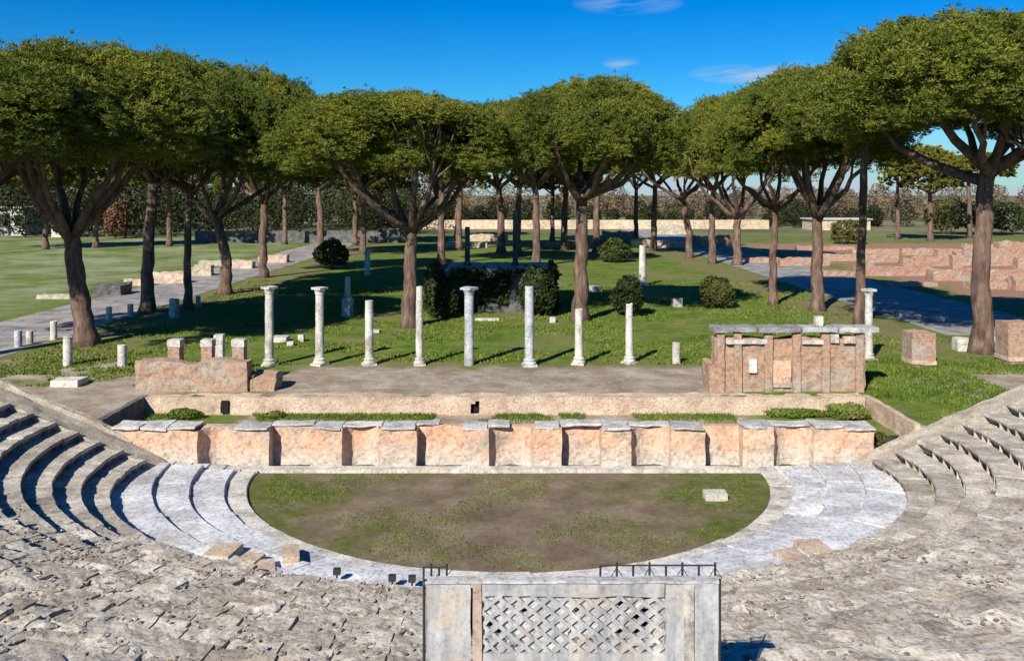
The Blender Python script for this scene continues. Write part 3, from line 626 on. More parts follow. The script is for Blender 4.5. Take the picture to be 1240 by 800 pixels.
bush(333, 505, 24, 9, 'small weed clump on the left of the stage floor, right of the larger one', 'grass', n=500, size=.11, d=35.7, z=1.0, dep=.3)

# ------------------------------------------------------------------ pines
CR0, CH0 = 7.5, 6.5
def make_crown(seed, n_leaf, lsize, nl=120):
    """umbrella crown of radius CR0 and height CH0; z = 0 at the underside"""
    r = np.random.default_rng(seed)
    rho = np.sqrt((np.arange(nl) + .5) / nl) * .93; th = np.arange(nl) * 2.39996 + r.normal(0, .12, nl)
    wob = 1 + .2 * fbm(np.stack([np.cos(th), np.sin(th), rho], 1), 1.6, seed)
    bump = .13 * fbm(np.stack([rho * np.cos(th), rho * np.sin(th), rho * 0], 1), 2.6, seed + 5)
    ctr = np.stack([rho * wob * np.cos(th) * CR0, rho * wob * np.sin(th) * CR0, CH0 * (.08 + .76 * np.clip(1 - rho ** 2.3, 0, 1) ** .62 + bump)], 1)
    ctr = ctr[~((rho > .55) & (fbm(ctr, .35, seed + 9) < -.22))]; nl = len(ctr)
    low = ctr[r.random(nl) < .5].copy(); low[:, 2] = low[:, 2] * r.uniform(.2, .75, len(low)) - .35 * r.random(len(low)); low[:, :2] *= .95
    ctr_all = np.vstack([ctr, low]); nl2 = len(ctr_all)
    lr_ = np.stack([np.ones(nl2), np.ones(nl2), np.ones(nl2)], 1) * (r.uniform(.55, 1.0, nl2) ** 1 * 1.5)[:, None] * np.array([1, 1, .8])
    k = 16; tufts = int(n_leaf / k)
    li = r.integers(0, nl2, tufts); a = r.uniform(0, 2 * math.pi, tufts); cz = r.uniform(-.6, 1, tufts); sr = np.sqrt(1 - cz ** 2); Dn = np.stack([sr * np.cos(a), sr * np.sin(a), cz], 1)
    Tp = ctr_all[li] + Dn * lr_[li] * (r.uniform(.7, 1.08, tufts) + .35 * (r.random(tufts) < .05))[:, None]
    tt = np.clip(r.normal(.5, .2, nl2)[li] + r.normal(0, .15, tufts), 0, 1)
    off = r.normal(0, 1, (tufts, k, 3)); off[:, :, 2] = np.abs(off[:, :, 2]) * .9; off /= np.linalg.norm(off, axis=2, keepdims=True)
    Pt = (Tp[:, None] + off * r.uniform(.05, .24, (tufts, k, 1))).reshape(-1, 3)
    # needles point outwards from the tuft: long thin blades
    T = off.reshape(-1, 3) + r.normal(0, .25, Pt.shape); T /= np.linalg.norm(T, axis=1, keepdims=True)
    B = np.cross(T, r.normal(0, 1, Pt.shape)); B /= np.linalg.norm(B, axis=1, keepdims=True) + 1e-9
    n = len(Pt); sz = lsize * r.uniform(.7, 1.3, n)[:, None]; wd = sz * (.27 if lsize < .3 else .36)
    V = np.stack([Pt - T * sz / 2, Pt + B * wd / 2, Pt + T * sz / 2, Pt - B * wd / 2], 1).reshape(-1, 3)
    me = mesh_np('crown', V, np.arange(n * 4).reshape(-1, 4), M['pine'], False, np.repeat(np.repeat(tt, k), 4))
    return me, ctr
CROWNS = [make_crown(q * 11 + 1, 300000, .19) for q in range(4)]
CROWN_FAR = make_crown(91, 26000, .62); CROWN_FAR[0].materials[0] = M['pine_far']
def make_trunk(t, base_to_fork, r0, C3, seed, straight=False, nlimb=7, k=10, split=True):
    r = np.random.default_rng(seed); mb = MB(); pts = np.array(base_to_fork, float)
    n = 14; s = np.linspace(0, 1, n); q = np.linspace(0, 1, len(pts)); path = np.stack([np.interp(s, q, pts[:, c]) for c in range(3)], 1)
    path[1:-1, :2] += r.normal(0, r0 * .1, (n - 2, 2))
    rad = r0 * (1.0 - .3 * s) * r.uniform(.94, 1.06, n); rad[0] *= 1.5; rad[1] *= 1.12
    path[0, 2] -= .2; mb.tube(path, rad, k)
    fork = path[-1]; span = fork[2] - pts[0][2]
    # limbs spread evenly round the trunk
    az_ = np.arctan2(C3[:, 1] - fork[1], C3[:, 0] - fork[0]); rr0 = np.hypot(C3[:, 0] - fork[0], C3[:, 1] - fork[1]); rmax = rr0.max()
    limbs = []
    for m_ in range(nlimb):
        want = 2 * math.pi * m_ / nlimb + r.uniform(-.3, .3); fr = r.choice([.45, .62, .8]) * rmax
        cost = np.abs((az_ - want + math.pi) % (2 * math.pi) - math.pi) * fr + np.abs(rr0 - fr); i = int(np.argmin(cost)); tgt = C3[i] - np.array([0, 0, .6])
        st = path[-1] - (np.array([0, 0, r.uniform(0, .1) * span]) if not straight else np.array([0, 0, r.uniform(0, .02) * span]))
        tq = np.linspace(0, 1, 8)[:, None]; v = tgt - st
        L_ = st + v * tq + np.array([v[0], v[1], -.35 * math.hypot(v[0], v[1])]) * .2 * np.sin(tq * math.pi) + r.normal(0, .13, (8, 3)) * np.sin(tq * math.pi)
        lm = MB(); lm.tube(L_, r0 * np.linspace(.55, .12, 8) * r.uniform(.75, 1.1), 7)
        for i2 in np.argsort(np.linalg.norm(C3 - tgt, axis=1) + r.uniform(0, 1.5, len(C3)))[1:6]:
            a = L_[r.integers(3, 6)]; v2 = C3[i2] - a - np.array([0, 0, .3]); t2 = np.linspace(0, 1, 5)[:, None]
            lm.tube(a + v2 * t2 + r.normal(0, .12, (5, 3)) * np.sin(t2 * math.pi), r0 * np.linspace(.2, .05, 5), 5)
        limbs.append(lm)
    if not split:
        for lm in limbs:
            for V, Fc in zip(lm.V, lm.F): pass
            mb.add(np.vstack(lm.V), np.vstack(lm.F))
        return mb.build('trunk', M['bark'], t, smooth=True)
    tr = mb.build('trunk', M['bark'], t, smooth=True)
    for lm in limbs: lm.build('limb', M['bark'], tr, smooth=True)
    return tr
PN = [0]
def pine(px, pyb, wpx, cx, hw, ytop, ybot, fork, label, group, n_leaf=0, seed=0, lsize=.5, straight=False, nlimb=7, m='pine', d=None, ry=None):
    d = d or gd(pyb); X = gx(px, d)
    rx_ = hw * d / F * 1.02; H = (ybot + 4 - ytop) * d / F
    t = thing('stone_pine', label, 'pine tree', (X, d, ZG), group)
    PN[0] += 1; me, ctr = CROWN_FAR if m == 'pine_far' else CROWNS[PN[0] % 4]
    off = np.array([gx(cx, d) - X, .0, gz(ybot + 4, d) - ZG]); S = np.array([rx_ / CR0, min(rx_, 9.5) / CR0, H / CH0]); a = seed * 1.7
    o = obj('crown', me, t, off); o.scale = S; o.rotation_euler = (0, 0, 0)
    C3 = ctr * S + off
    fk = [(0, 0, 0)] + [(gx(a_, d) - X, 0, gz(b_, d) - ZG) for a_, b_ in fork]
    make_trunk(t, fk, wpx * d / F / 2, C3, seed, straight, min(nlimb, 8), split=(m != 'pine_far'))
    return t
gl, gr, gc = 'pines along the left road', 'pines along the right road', 'pines standing on the lawn'
pine(105, 417, 25, 85, 175, 57, 205, [(95, 350), (86, 285)], 'massive leftmost pine with leaning trunk and wide spreading limbs beside the left road', gl, 19000, 1, nlimb=11)
pine(-62, 437, 25, -40, 205, 64, 200, [(-64, 340), (-60, 250)], 'pine at the left picture edge with only its crown in view', gl, 12000, 2)
pine(178, 378, 16, 195, 105, 66, 195, [(180, 300), (186, 215)], 'second pine from left, thick straight trunk by the left road', gl, 13000, 3)
pine(228, 374, 10, 245, 92, 76, 215, [(227, 300), (230, 225)], 'thin dark trunk pine, third from left along the left road', gl, 12000, 4)
pine(273, 356, 15, 290, 92, 84, 222, [(274, 310), (262, 262)], 'fourth pine from left with reddish crooked trunk by the left road', gl, 12000, 5, lsize=.55)
pine(319, 336, 11, 335, 80, 96, 225, [(318, 290), (321, 240)], 'fifth pine from left, slim trunk near the end of the left road', gl, 11000, 6, lsize=.6)
pine(388, 312, 9, 385, 70, 124, 215, [(388, 260), (386, 225)], 'slim pine behind the round dark bush at the end of the left road', gl, 8000, 7, lsize=.7)
pine(497, 396, 20, 475, 140, 110, 212, [(496, 340), (499, 272)], 'forked pine on the lawn behind the fourth stage column', gc, 17000, 8, nlimb=11)
pine(703, 388, 19, 715, 118, 97, 208, [(704, 320), (706, 235)], 'tall central pine with straight reddish trunk on the lawn', gc, 17000, 9, nlimb=10)
gb = 'pines behind the lawn'
pine(535, 321, 10, 545, 72, 124, 208, [(534, 270), (537, 225)], 'slim pine behind the lawn, left of the temple podium columns', gb, 9000, 10, lsize=.65)
pine(607, 306, 10, 590, 62, 126, 205, [(606, 260), (604, 222)], 'dark trunk pine behind the lawn between the two podium columns', gb, 8000, 11, lsize=.75)
pine(649, 323, 10, 645, 75, 118, 206, [(650, 270), (648, 222)], 'reddish trunk pine behind the right end of the temple podium', gb, 9000, 12, lsize=.65)
pine(770, 296, 6, 770, 48, 150, 212, [(770, 260), (770, 225)], 'thin distant pine right of the tall central pine', gb, 5000, 13, lsize=.9)
pine(835, 312, 9, 812, 66, 140, 214, [(834, 280), (826, 238)], 'many branched pine at the far end of the right road', gr, 9000, 14, lsize=.7)
pine(863, 319, 9, 880, 72, 120, 212, [(862, 270), (864, 230)], 'straight dark pine near the far end of the right road', gr, 9000, 15, lsize=.65, straight=True)
pine(893, 321, 11, 905, 82, 112, 215, [(892, 290), (894, 262)], 'low forking pine on the right road with wide bare limbs', gr, 10000, 16, lsize=.62)
pine(936, 369, 10, 945, 88, 98, 205, [(937, 310), (938, 250)], 'thin dark pine along the right road, left of the twin stemmed one', gr, 12000, 17)
pine(990, 376, 16, 990, 112, 84, 205, [(989, 320), (990, 258)], 'dark pine with low wide fork behind the lintel of the brick ruin', gr, 14000, 18, nlimb=10)
pine(1040, 396, 12, 1062, 100, 68, 160, [(1043, 300), (1048, 165)], 'straight pole like pine trunk behind the right end of the brick ruin', gr, 12000, 19, straight=True, nlimb=6)
pine(1190, 427, 25, 1190, 195, 17, 165, [(1188, 320), (1197, 200)], 'massive right pine with thick trunk and long limbs over the road', gr, 22000, 20, nlimb=12)
pine(1290, 440, 22, 1330, 130, 40, 180, [(1288, 320), (1290, 200)], 'pine at the right picture edge with only its crown in view', gr, 9000, 26)
for q, (px, pyb, wp, cx_, hw_, yt, lb) in enumerate(((440, 308, 8, 432, 60, 128, 'dark slim pine behind the lawn, left of the forked lawn pine'), (556, 303, 8, 560, 60, 132, 'dark slim pine behind the left podium column'), (627, 309, 9, 622, 62, 130, 'dark straight pine directly behind the right podium column'), (684, 303, 8, 690, 58, 130, 'dark slim pine just left of the tall central pine'), (722, 306, 9, 740, 64, 128, 'dark slim pine just right of the tall central pine'), (792, 304, 8, 792, 60, 138, 'dark slim pine right of the white broken column, behind the lawn'))):
    pine(px, pyb, wp, cx_, hw_, yt, 205, [(px, 262), (px + 2, 222)], lb, gb, 0, 40 + q)
gf = 'distant pines beyond the ruins'
pine(1127, 292, 7, 1122, 53, 178, 226, [(1127, 260), (1126, 228)], 'small umbrella pine far beyond the right ruins', gf, 5000, 21, lsize=.9, m='pine_far')
pine(1174, 288, 6, 1190, 45, 185, 212, [(1174, 250), (1172, 212)], 'thin distant pine half hidden by the massive right pine', gf, 3500, 22, lsize=.9, m='pine_far')
pine(1087, 290, 5, 1085, 22, 178, 205, [(1087, 250), (1087, 205)], 'slender distant pine left of the small umbrella pine', gf, 2000, 23, lsize=.8, m='pine_far')
far = [(55, 302, 7), (116, 300, 7), (345, 296, 6), (461, 293, 6), (553, 287, 6), (669, 292, 6), (682, 296, 6), (205, 298, 7), (430, 297, 6), (-20, 304, 7)]
fl_ = ['left of the leftmost pine', 'right of the leftmost pine', 'left of the slim pine by the dark bush', 'left of the forked lawn pine', 'right of the slim pine behind the lawn', 'just left of the tall central pine, nearer the podium column', 'touching the tall central pine on its left', 'between the second and third roadside pines', 'right of the dark round bush', 'at the left picture edge']
proto = None
for (px, pyb, wp), lb in zip(far, fl_):
    label = 'distant thin trunked pine ' + lb
    if proto is None:
        proto = pine(px, pyb, wp, px, 62, 172, 224, [(px, 260), (px, 225)], label, 'distant pines behind the lawn', 5000, 24, lsize=.9, m='pine_far'); D0 = gd(pyb); continue
    d = gd(pyb); c = proto.copy(); C.objects.link(c); c.location = (gx(px, d), d, ZG); c.rotation_euler = (0, 0, px * .7); s = random.uniform(.85, 1.05); c.scale = (s, s, random.uniform(.95, 1.05)); c['label'] = label
    for ch in list(proto.children):
        q = ch.copy(); C.objects.link(q); q.parent = c

# ------------------------------------------------------------------ far background
def wood(name, label, n, xr, dr, hr, m, size, seed, zlow=0):
    r = np.random.default_rng(seed); k = n // 620; cx_ = r.uniform(*xr, k); cd = r.uniform(*dr, k); hh = r.uniform(*hr, k); rad = hh * r.uniform(.32, .55, k)
    li = r.integers(0, k, n); a = r.uniform(0, 2 * math.pi, n); cz = r.uniform(-.9, 1, n); sr = np.sqrt(1 - cz ** 2) * r.uniform(.6, 1, n)
    Dn = np.stack([sr * np.cos(a), sr * np.sin(a), cz], 1); lump = 1 + .3 * fbm(Dn + li[:, None] * 3.3, 2.0, seed)
    Pt = np.stack([cx_[li], cd[li], ZG + hh[li] * .52], 1) + Dn * lump[:, None] * np.stack([rad[li], rad[li], hh[li] * .5], 1)
    Pt[:, 2] = np.maximum(Pt[:, 2], ZG + .1 + zlow)
    V, Fc, T = leaves(Pt, Dn, size, .55, .6); return tag(leaf_obj(name, V, Fc, T, m), label, 'wood', kind='stuff')
wood('far_wood', 'brown leafless wood along the horizon behind the lawn', 150000, (-90, 420), (262, 350), (7, 11.5), M['brown_wood'], .8, 51)
wood('far_wood', 'dark evergreen wood behind the left meadow', 150000, (-190, -22), (168, 235), (9, 15), M['green_wood'], .7, 52)
wood('far_hedge', 'low green scrub before the brown wood on the right', 24000, (30, 200), (225, 262), (2.0, 4.5), M['bush_olive'], .5, 53)
wood('far_scrub', 'mixed dark scrub and low trees behind the long tan wall', 40000, (-30, 120), (216, 250), (3, 7.5), M['green_wood'], .6, 54)
mb = MB(); mb.box((18, 212, ZG + 1.0), (86, .6, 2.3), n=(120, 1, 3), amp=.1, sc_=.3); tag(mb.build('boundary_wall', M['tan_field']), 'long tan boundary wall far behind the lawn', 'wall')
mb = MB(); mb.box((-36, 152, ZG + 1.0), (36, .5, 2.1), n=(90, 1, 3), amp=.08, sc_=.6); tag(mb.build('stone_wall', M['dark_shaded_stone']), 'long grey stone wall in tree shade behind the left end of the lawn', 'wall')  # tree shade is put into the wall's dark colour
def far_building(label, px0, px1, yt, d, m, floors, depth=8, nwin=6):
    x0, x1 = gx(px0, d), gx(px1, d); h = gz(yt, d) - ZG; t = thing('low_building', label, 'building', ((x0 + x1) / 2, d + depth / 2, ZG))
    mb = MB(); mb.box((0, 0, h / 2), (x1 - x0, depth, h)); mb.build('wall', M[m], t)
    mb = MB(); mb.box((0, 0, h + .12), (x1 - x0 + .8, depth + .8, .3)); mb.build('roof', M['coping'], t)
    for f in range(floors):
        for q in range(nwin):
            mb = MB(); mb.box((-(x1 - x0) / 2 + (q + .5) * (x1 - x0) / nwin, -depth / 2 - .02, h * (f + .55) / floors), ((x1 - x0) / nwin * .6, .1, h / floors * .4)); mb.build('window', M['hole'], t)
far_building('white low building at the left picture edge beyond the meadow', -60, 30, 252, 178, 'coping', 1)
far_building('pale tan low building far right behind the pole like pine', 985, 1054, 266, 205, 'tan_field', 0, nwin=0)
far_building('small white hut behind the leftmost pine beyond the meadow', 62, 82, 262, 172, 'plaster', 1, nwin=2, depth=4)

# ruins beside the roads and beyond
RB_ = [(975, 322, 60, 12, 1.2), (1030, 316, 70, 10, 1.5), (1085, 334, 90, 13, 1.5), (1130, 322, 46, 14, 1.2), (1062, 308, 60, 8, 1.2), (1165, 340, 70, 16, 1.6), (1118, 309, 50, 10, 1.0), (1222, 345, 70, 22, 1.8), (1215, 322, 60, 26, 1.4), (1150, 316, 30, 18, 1.0), (1235, 310, 50, 22, 1.4), (1190, 309, 44, 16, 1.0), (1000, 303, 70, 6, 1.2), (925, 318, 40, 8, 1.2), (905, 306, 50, 6, 1.2), (1255, 352, 50, 18, 1.5), (1105, 347, 60, 6, 1.4), (1190, 331, 16, 22, 1.0), (1160, 327, 12, 20, .9), (1240, 333, 14, 24, 1.0), (1100, 324, 12, 14, .8), (1052, 325, 14, 12, .8)]
RB_ += [(1010, 334, 50, 7, 1.2), (1068, 318, 40, 14, 1.0), (1205, 350, 60, 10, 1.4), (1178, 322, 40, 20, 1.0), (1128, 334, 30, 10, .8)]
wh_more = ['low brick wall between the dark pine fork and the pole like pine, nearest the road', 'middling brick wall just right of the pole like pine, between two longer walls', 'low brick footing at the road edge right of the massive right pine', 'brick wall hidden behind the massive right pine trunk', 'small brick wall in the gap left of the massive right pine, near the road']
wh = ['low red brick wall left of the dark pine fork', 'low brick wall behind the pole like pine', 'broad brick wall right of the pole like pine', 'taller brick wall stub midway between pole like pine and massive pine', 'thin distant brick wall right of the pole like pine', 'brick wall touching the left of the massive right pine trunk', 'distant low brick wall below the small umbrella pine', 'nearest high brick wall right of the massive right pine', 'high brick wall right of the massive pine, behind the nearest one', 'narrow brick stub below the small umbrella pine', 'farthest brick wall at the right picture edge', 'brick stub directly behind the massive right pine', 'very low brick wall between the dark pine and the pole like pine', 'low brick wall between thin dark pine and the low forking pine', 'far thin brick wall behind the low forking pine', 'brick wall cut by the right picture edge', 'low crumbled brick footing along the right road', 'upright brick pier just right of the massive right pine trunk', 'upright brick pier just left of the massive right pine trunk', 'upright brick pier at the right picture edge', 'small brick pier among the right ruins below the slender distant pine', 'small brick pier just right of the pole like pine']
for i, ((px, yb, wp, hp, th_), lb) in enumerate(zip(RB_, wh + wh_more)):
    d = gd(yb); x0, x1 = gx(px - wp / 2, d), gx(px + wp / 2, d)
    ruin_wall('ruined_wall', lb, x0, x1, d, d + th_, hp * .78 * d / F, ['red_brick', 'ruin_brick', 'red_brick', 'red_brick', 'ruin_brick'][i % 5], 100 + i, .12, .25, group='ruined brick walls beyond the right road')
LB = [(128, 358, 36, 12, 2.2, 'dark_shaded_stone', 'dark stone block heap on the far side of the left road'), (165, 346, 30, 8, 1.2, 'pink', 'low pale wall stub across the left road, left of the second pine'), (205, 343, 40, 12, 1.2, 'pink', 'pinkish wall stub across the left road, right of the second pine'), (243, 334, 24, 12, 1.2, 'tan_wall', 'tan wall stub across the left road, right of the third pine'), (292, 325, 26, 9, 1.4, 'pink', 'pale wall stub across the left road, right of the fourth pine'), (330, 318, 34, 9, 1.4, 'pink', 'farthest pale wall stub across the left road'), (70, 362, 50, 5, 1.0, 'tan_wall', 'very low wall edging the left road behind the leftmost pine'), (255, 322, 30, 6, 1.4, 'tan_wall', 'low wall line at the meadow edge behind the fourth pine')]
for i, (px, yb, wp, hp, th_, m, lb) in enumerate(LB):
    d = gd(yb); ruin_wall('ruined_wall', lb, gx(px - wp / 2, d), gx(px + wp / 2, d), d, d + th_, hp * d / F, m, 200 + i, .12, .3, group='ruined walls across the left road')
BB = [(560, 300, 60, 6, 'tan_wall', 'low tan wall behind the lawn, left of the podium columns'), (590, 292, 50, 7, 'pink', 'pale wall behind the lawn between the podium columns'), (690, 300, 60, 7, 'red_brick', 'low brick wall behind the tall central pine'), (750, 292, 40, 12, 'red_brick', 'dark brick stub far behind the round bush'), (800, 300, 70, 9, 'pink', 'pinkish low wall far behind the white broken column'), (860, 298, 50, 12, 'red_brick', 'brick wall far behind the straight dark pine'), (815, 284, 40, 10, 'tan_wall', 'tan wall stub near the long boundary wall on the right')]
for i, (px, yb, wp, hp, m, lb) in enumerate(BB):
    d = gd(yb); ruin_wall('ruined_wall', lb, gx(px - wp / 2, d), gx(px + wp / 2, d), d, d + 1.4, hp * d / F, m, 300 + i, .15, .3, group='ruined walls behind the lawn')

# ------------------------------------------------------------------ lattice panel and railings in the foreground
dP = 8.8
def ppx(px): return gx(px, dP)
lp = thing('lattice_panel', 'large grey marble panel with pierced diamond lattice in the foreground', 'stone panel', (ppx(692), dP, 0))
ox = ppx(692); zb_, ztp = 4.85, gz(706, dP)
def slab(nm, a, b, z0, z1, y0, y1, m, seed=0, amp=.014, n=(14, 3, 10)):
    mb = MB(); mb.box(((ppx(a) + ppx(b)) / 2 - ox, (y0 + y1) / 2, (z0 + z1) / 2), (ppx(b) - ppx(a), y1 - y0, z1 - z0), n=n, amp=amp, sc_=4, seed=seed, tone=.5); return mb.build(nm, M[m], lp)
slab('left_block', 516, 570, zb_, ztp, .0, .16, 'panel', 1)
slab('post', 572.5, 583, zb_, ztp, -.015, .15, 'strip', 2, n=(3, 2, 8))
slab('right_block', 806, 870, zb_, ztp, .0, .16, 'panel', 3)
slab('post', 828, 840, zb_, ztp - .002, -.02, -.003, 'marble', 7, n=(3, 1, 8), amp=.003)
slab('top_rail', 583.3, 805.5, gz(722, dP), ztp, .0, .15, 'panel', 4, n=(20, 2, 3))
slab('bottom_rail', 583.3, 805.5, zb_, gz(791, dP), .0, .15, 'panel', 5, n=(20, 2, 3))
slab('top_slab', 513, 872, ztp + .003, ztp + .028, -.015, .1, 'coping', 6, n=(30, 3, 2))
x0, x1, z0, z1 = ppx(583.3) - ox, ppx(805.5) - ox, gz(791, dP), gz(722, dP)
mb = MB(); stp = .118
def clip_bar(c, sgn):
    pts = []
    for q in np.linspace(-1.5, 3.5, 900):
        z = z0 + q; x = c + sgn * q * 1.25
        if z0 - .01 <= z <= z1 + .01 and x0 - .01 <= x <= x1 + .01: pts.append((x, z))
    return (pts[0], pts[-1]) if len(pts) > 2 else None
for sgn in (1, -1):
    for c in np.arange(x0 - 1.2, x1 + 1.2, stp * 1.45):
        r_ = clip_bar(c, sgn)
        if not r_: continue
        (xa, za), (xb, zb2) = r_; ln = math.hypot(xb - xa, zb2 - za); ang = math.atan2(zb2 - za, xb - xa)
        V, Fc = box_grid(max(3, int(ln / .04)), 1, 1); W = (V - .5) * np.array([ln, .075, .036]); W += np.stack([fbm(W + c, 9, q) for q in range(3)], 1) * .014
        ca, sa = math.cos(ang), math.sin(ang); W = np.stack([W[:, 0] * ca - W[:, 2] * sa + (xa + xb) / 2, W[:, 1] + .045 + .003 * sgn, W[:, 0] * sa + W[:, 2] * ca + (za + zb2) / 2], 1); mb.add(W, Fc, random.random())
mb.build('lattice', M['panel'], lp)
# most lattice cells are still filled with stone; those at the lower corners are pierced through
V, Fc = box_grid(110, 1, 34); W = np.stack([x0 + V[:, 0] * (x1 - x0), .04 + V[:, 1] * .03, z0 + V[:, 2] * (z1 - z0)], 1)
W[:, 1] += .006 * vnoise(W, 16, 3)
cF = W[Fc].mean(1); u = (cF[:, 0] - x0) / (x1 - x0); v = (cF[:, 2] - z0) / (z1 - z0)
cellu = (cF[:, 0] / (stp * 1.45) + (cF[:, 2] - z0) / (stp * 1.45 / 1.25) * 1.0); cellv = (cF[:, 0] / (stp * 1.45) - (cF[:, 2] - z0) / (stp * 1.45 / 1.25))
hz = hash3(np.floor(cellu), np.floor(cellv), 0, 2)
pr = np.maximum(np.clip(1.15 - np.hypot((u - .03) * 3.2, (v - .25) * 1.3), 0, 1), np.clip(1.2 - np.hypot((u - .88) * 2.9, (v - .3) * 1.2), 0, 1))
mb = MB(); mb.add(W, Fc[hz > pr * .5]); mb.build('infill', M['coping'], lp)
mb = MB(); mb.box((0, .6, zb_ + .25), (1.6, .05, .02)); 
mb = MB(); mb.box(((x0 + x1) / 2, .5, (z0 + z1) / 2 - .1), (x1 - x0 + .3, .06, z1 - z0 - .1), n=(6, 1, 4), amp=.02); mb.build('backing_stone', M['dark_shaded_stone'], lp)
def railing(label, px0, px1, d, ytop, zb0, nb, xs=False):
    x0, x1 = gx(px0, d), gx(px1, d); zt = gz(ytop, d); t = thing('iron_railing', label, 'railing', ((x0 + x1) / 2, d, zb0), 'iron railings around the lattice panel'); hw_ = (x1 - x0) / 2; h = zt - zb0
    mb = MB(); mb.tube([(-hw_, 0, h), (hw_, 0, h)], [.009, .009], 6); mb.build('top_rail', M['rail'], t)
    mb = MB(); mb.tube([(-hw_, 0, h - .13), (hw_, 0, h - .13)], [.007, .007], 6); mb.build('lower_rail', M['rail'], t)
    for k in range(nb):
        x = -hw_ + 2 * hw_ * k / max(1, nb - 1); mb = MB(); mb.tube([(x, 0, -.1), (x, 0, h + (.03 if k % 2 else .0))], [.012, .012], 6)
        if xs and k % 2: mb.tube([(x - .07, 0, h - .14), (x, 0, h - .02), (x + .07, 0, h - .14)], [.006] * 3, 5)
        mb.build('post', M['rail'], t)
railing('iron railing with several posts rising behind the right half of the lattice panel', 727, 866, 9.25, 684, 4.9, 8, True)
railing('short iron railing rising behind the left corner of the lattice panel', 513, 541, 9.25, 686, 4.9, 4)
t = thing('guard_frame', 'thin dark iron frame along the edge of the lattice panel', 'frame', (ox, dP + .25, 4.9))
for px in (514, 871.5):
    mb = MB(); mb.tube([(ppx(px) - ox, -.26, -.1), (ppx(px) - ox, -.26, ztp - 4.9 + .05)], [.012, .012], 6); mb.build('upright', M['rail'], t)
mb = MB(); zt_ = gz(699.5, dP + .25) - 4.9; mb.tube([(gx(512, dP + .25) - ox, 0, zt_), (gx(871, dP + .25) - ox, 0, zt_)], [.012, .012], 6); mb.build('cross_bar', M['rail'], t)

# ------------------------------------------------------------------ small things on the seating
for (px, py, lb) in ((475, 705, 'small black floodlight on the marble walk, left one of the pair beside the lattice panel'), (499, 706, 'small black floodlight on the marble walk, nearest the lattice panel'), (408, 697, 'small black floodlight on a stand on the walk farther left')):
    z = .49; d = gd(py, z); t = thing('floodlight', lb, 'lamp', (gx(px, d), d, z), 'floodlights on the walk')
    mb = MB(); mb.box((0, 0, .12), (.18, .14, .15), rnd=.05, n=(2, 2, 2)); mb.build('housing', M['rail'], t); mb = MB(); mb.tube([(0, 0, -.05), (0, 0, .07)], [.03, .02], 6); mb.build('foot', M['rail'], t)
def cav_z(x, y):
    """tread height of the seating under (x, y)"""
    i = np.zeros_like(x) - 1.0
    for k in range(NR): i = np.where(((x - CX) / (A0 + RA * k)) ** 2 + (np.minimum(y - CYR, 0) / (B0 + RB * k)) ** 2 >= 1, k, i)
    return Z0 + RISE * (i + 1), i
def rock_field(name, label, X, Y, Z, S, m, seed, cat='rubble'):
    r = np.random.default_rng(seed); V0, F0 = box_grid(2, 2, 2); Q = V0 - .5; l = np.linalg.norm(Q * 2, axis=1, keepdims=True); Q = Q * (1 - .22 * np.clip(l - 1, 0, 1)); n = len(X)
    Vs = Q[None] * (S[:, None, None] * np.stack([r.uniform(.8, 1.7, n), r.uniform(.7, 1.3, n), r.uniform(.3, .55, n)], 1)[:, None]); Vs = Vs + r.normal(0, .09, Vs.shape) * S[:, None, None]
    a = r.uniform(0, 6.28, n); ca, sa = np.cos(a)[:, None], np.sin(a)[:, None]
    W = np.stack([Vs[:, :, 0] * ca - Vs[:, :, 1] * sa, Vs[:, :, 0] * sa + Vs[:, :, 1] * ca, Vs[:, :, 2]], 2) + np.stack([X, Y, Z + S * .03], 1)[:, None]
    Fc = (F0[None] + (np.arange(n) * len(V0))[:, None, None]).reshape(-1, 4)
    return tag(obj(name, mesh_np(name, W.reshape(-1, 3), Fc, m, False, np.repeat(r.random(n), len(V0)))), label, cat, kind='stuff')
n = 17000; th = rng.uniform(.5, math.pi - .5, n); i = rng.uniform(.0, 16.5, n); rowf = rng.random(n)
X = CX - (A0 + RA * i) * np.cos(th); Y = CYR - (B0 + RB * i) * np.sin(th); Z, ii = cav_z(X, Y); ok = (ii >= 0) & ~((Y < 9.6) & (Y > 8.5) & (X > -1.2) & (X < 2.3))
ok &= (rng.random(n) < np.clip((np.sin(th) - .42) * 2.2, .05, 1)); S = rng.uniform(.03, .075, n) * (1 + .9 * (rng.random(n) < .05))
rock_field('rubble', 'loose brown and grey rubble stones over the ruined middle of the seating', X[ok], Y[ok], Z[ok], S[ok], M['rubble'], 5)
gbk = 'larger pinkish stones at the foot of the seating'
for (px, py, wp, hp, lb) in ((270, 672, 34, 8, 'pinkish broken slab at the lower left of the marble steps'), (300, 684, 26, 8, 'tan broken slab left of the orchestra walk'), (985, 668, 34, 8, 'pinkish broken slab at the lower right of the marble steps'), (960, 680, 30, 9, 'tan broken slab right of the orchestra walk'), (322, 690, 22, 6, 'small dark edged slab at the left end of the rubble'), (352, 672, 20, 6, 'reddish flat stone on the left walk')):
    z = .4; d = gd(py, z); o = block(px, py, wp, hp, .9, lb, 'broken_slab', 'pink', rz=random.uniform(-.5, .5), z=z, group=gbk)

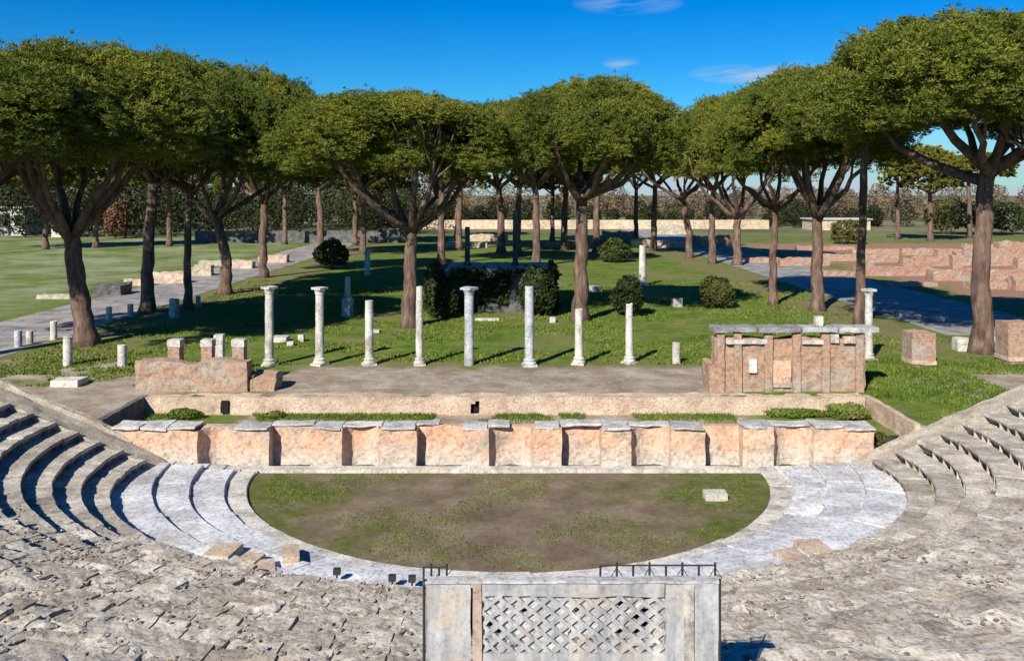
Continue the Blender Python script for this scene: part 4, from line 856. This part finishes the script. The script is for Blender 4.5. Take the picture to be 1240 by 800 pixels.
# ------------------------------------------------------------------ grass and ground cover
def blades(name, label, X, Y, Z, h, m, wd=.05):
    n = len(X); a = rng.uniform(0, 6.28, n); h = h * rng.uniform(.5, 1.3, n); lean = rng.normal(0, .35, (n, 2)) * h[:, None]
    P = np.stack([X, Y, Z], 1); dv = np.stack([np.cos(a), np.sin(a), a * 0], 1) * wd
    V = np.stack([P - dv, P + dv, P + np.concatenate([lean, h[:, None]], 1)], 1).reshape(-1, 3)
    return tag(obj(name, mesh_np(name, V, np.arange(n * 3).reshape(-1, 3), m, False, np.repeat(rng.random(n), 3))), label, 'grass', kind='stuff')
n = 70000; X = rng.uniform(-25, 25, n); Y = 41 + 45 * rng.random(n) ** 1.4; dens = fbm(np.stack([X, Y, X * 0], 1), .35, 61)
ok = (dens > -.02) & ~((np.abs(X + 1.4) < 4.6) & (np.abs(Y - 66) < 3.8)) & ((Y > 43.3) | (np.abs(X) > 11))
blades('grass', 'short green grass over the lawn behind the stage columns', X[ok], Y[ok], np.full(ok.sum(), ZG), .11, M['grass'], .06)
n = 14000; X = rng.uniform(-14.8, 14.3, n); Y = 36.35 - .9 * np.abs(rng.normal(0, .6, n)); dens = fbm(np.stack([X, Y * .3, X * 0], 1), .5, 62); ok = (dens > .12) & (Y > 34)
blades('grass', 'strip of green grass along the foot of the scene wall', X[ok], Y[ok], np.full(ok.sum(), 1.0), .13, M['grass'], .025)
n = 16000; a = rng.uniform(0, math.pi, n); q = np.sqrt(rng.random(n)) * 8.4; X = CX - q * np.cos(a); Y = CY - q * .97 * np.sin(a); dens = fbm(np.stack([X, Y, X * 0], 1), .4, 63); ok = dens > .15 - .03 * np.abs(X)
blades('grass', 'thin patchy grass on the orchestra floor', X[ok], Y[ok], np.zeros(ok.sum()), .05, M['grass'], .022)

n = 16000; X = rng.uniform(14.8, 26, n); Y = rng.uniform(33, 45, n); dens = fbm(np.stack([X, Y, X * 0], 1), .4, 64); ok = (dens > -.3) & ((X < 21) | (Y > 41))
blades('grass', 'sparse grass around the square pillar on the right', X[ok], Y[ok], np.full(ok.sum(), ZG), .12, M['grass'], .05)
n = 9000; X = rng.uniform(-24, -11.5, n); Y = rng.uniform(38.5, 45, n); dens = fbm(np.stack([X, Y, X * 0], 1), .45, 65); ok = dens > 0
blades('grass', 'patchy grass at the lower left behind the low ruin', X[ok], Y[ok], np.full(ok.sum(), ZG), .1, M['grass'], .05)

n = 26000; th = rng.uniform(.35, math.pi - .35, n); i = np.floor(rng.uniform(0, 17, n)); f = 1 - np.abs(rng.normal(0, .12, n)); X = CX - (A0 + RA * (i + f)) * np.cos(th); Y = CYR - (B0 + RB * (i + f)) * np.sin(th); Z = Z0 + RISE * (i + 1)
dens = fbm(np.stack([X, Y, X * 0], 1), .55, 66); ok = (dens > .12) & ~((Y < 9.6) & (Y > 8.4) & (X > -1.2) & (X < 2.3))
M['weed'] = leaf('dry_weeds', (.1, .1, .035), (.18, .155, .06), (.28, .23, .11), .3, .8)
blades('weeds', 'dry weeds growing in the cracks between the seat stones', X[ok], Y[ok], Z[ok] - .01, .07, M['weed'], .012)
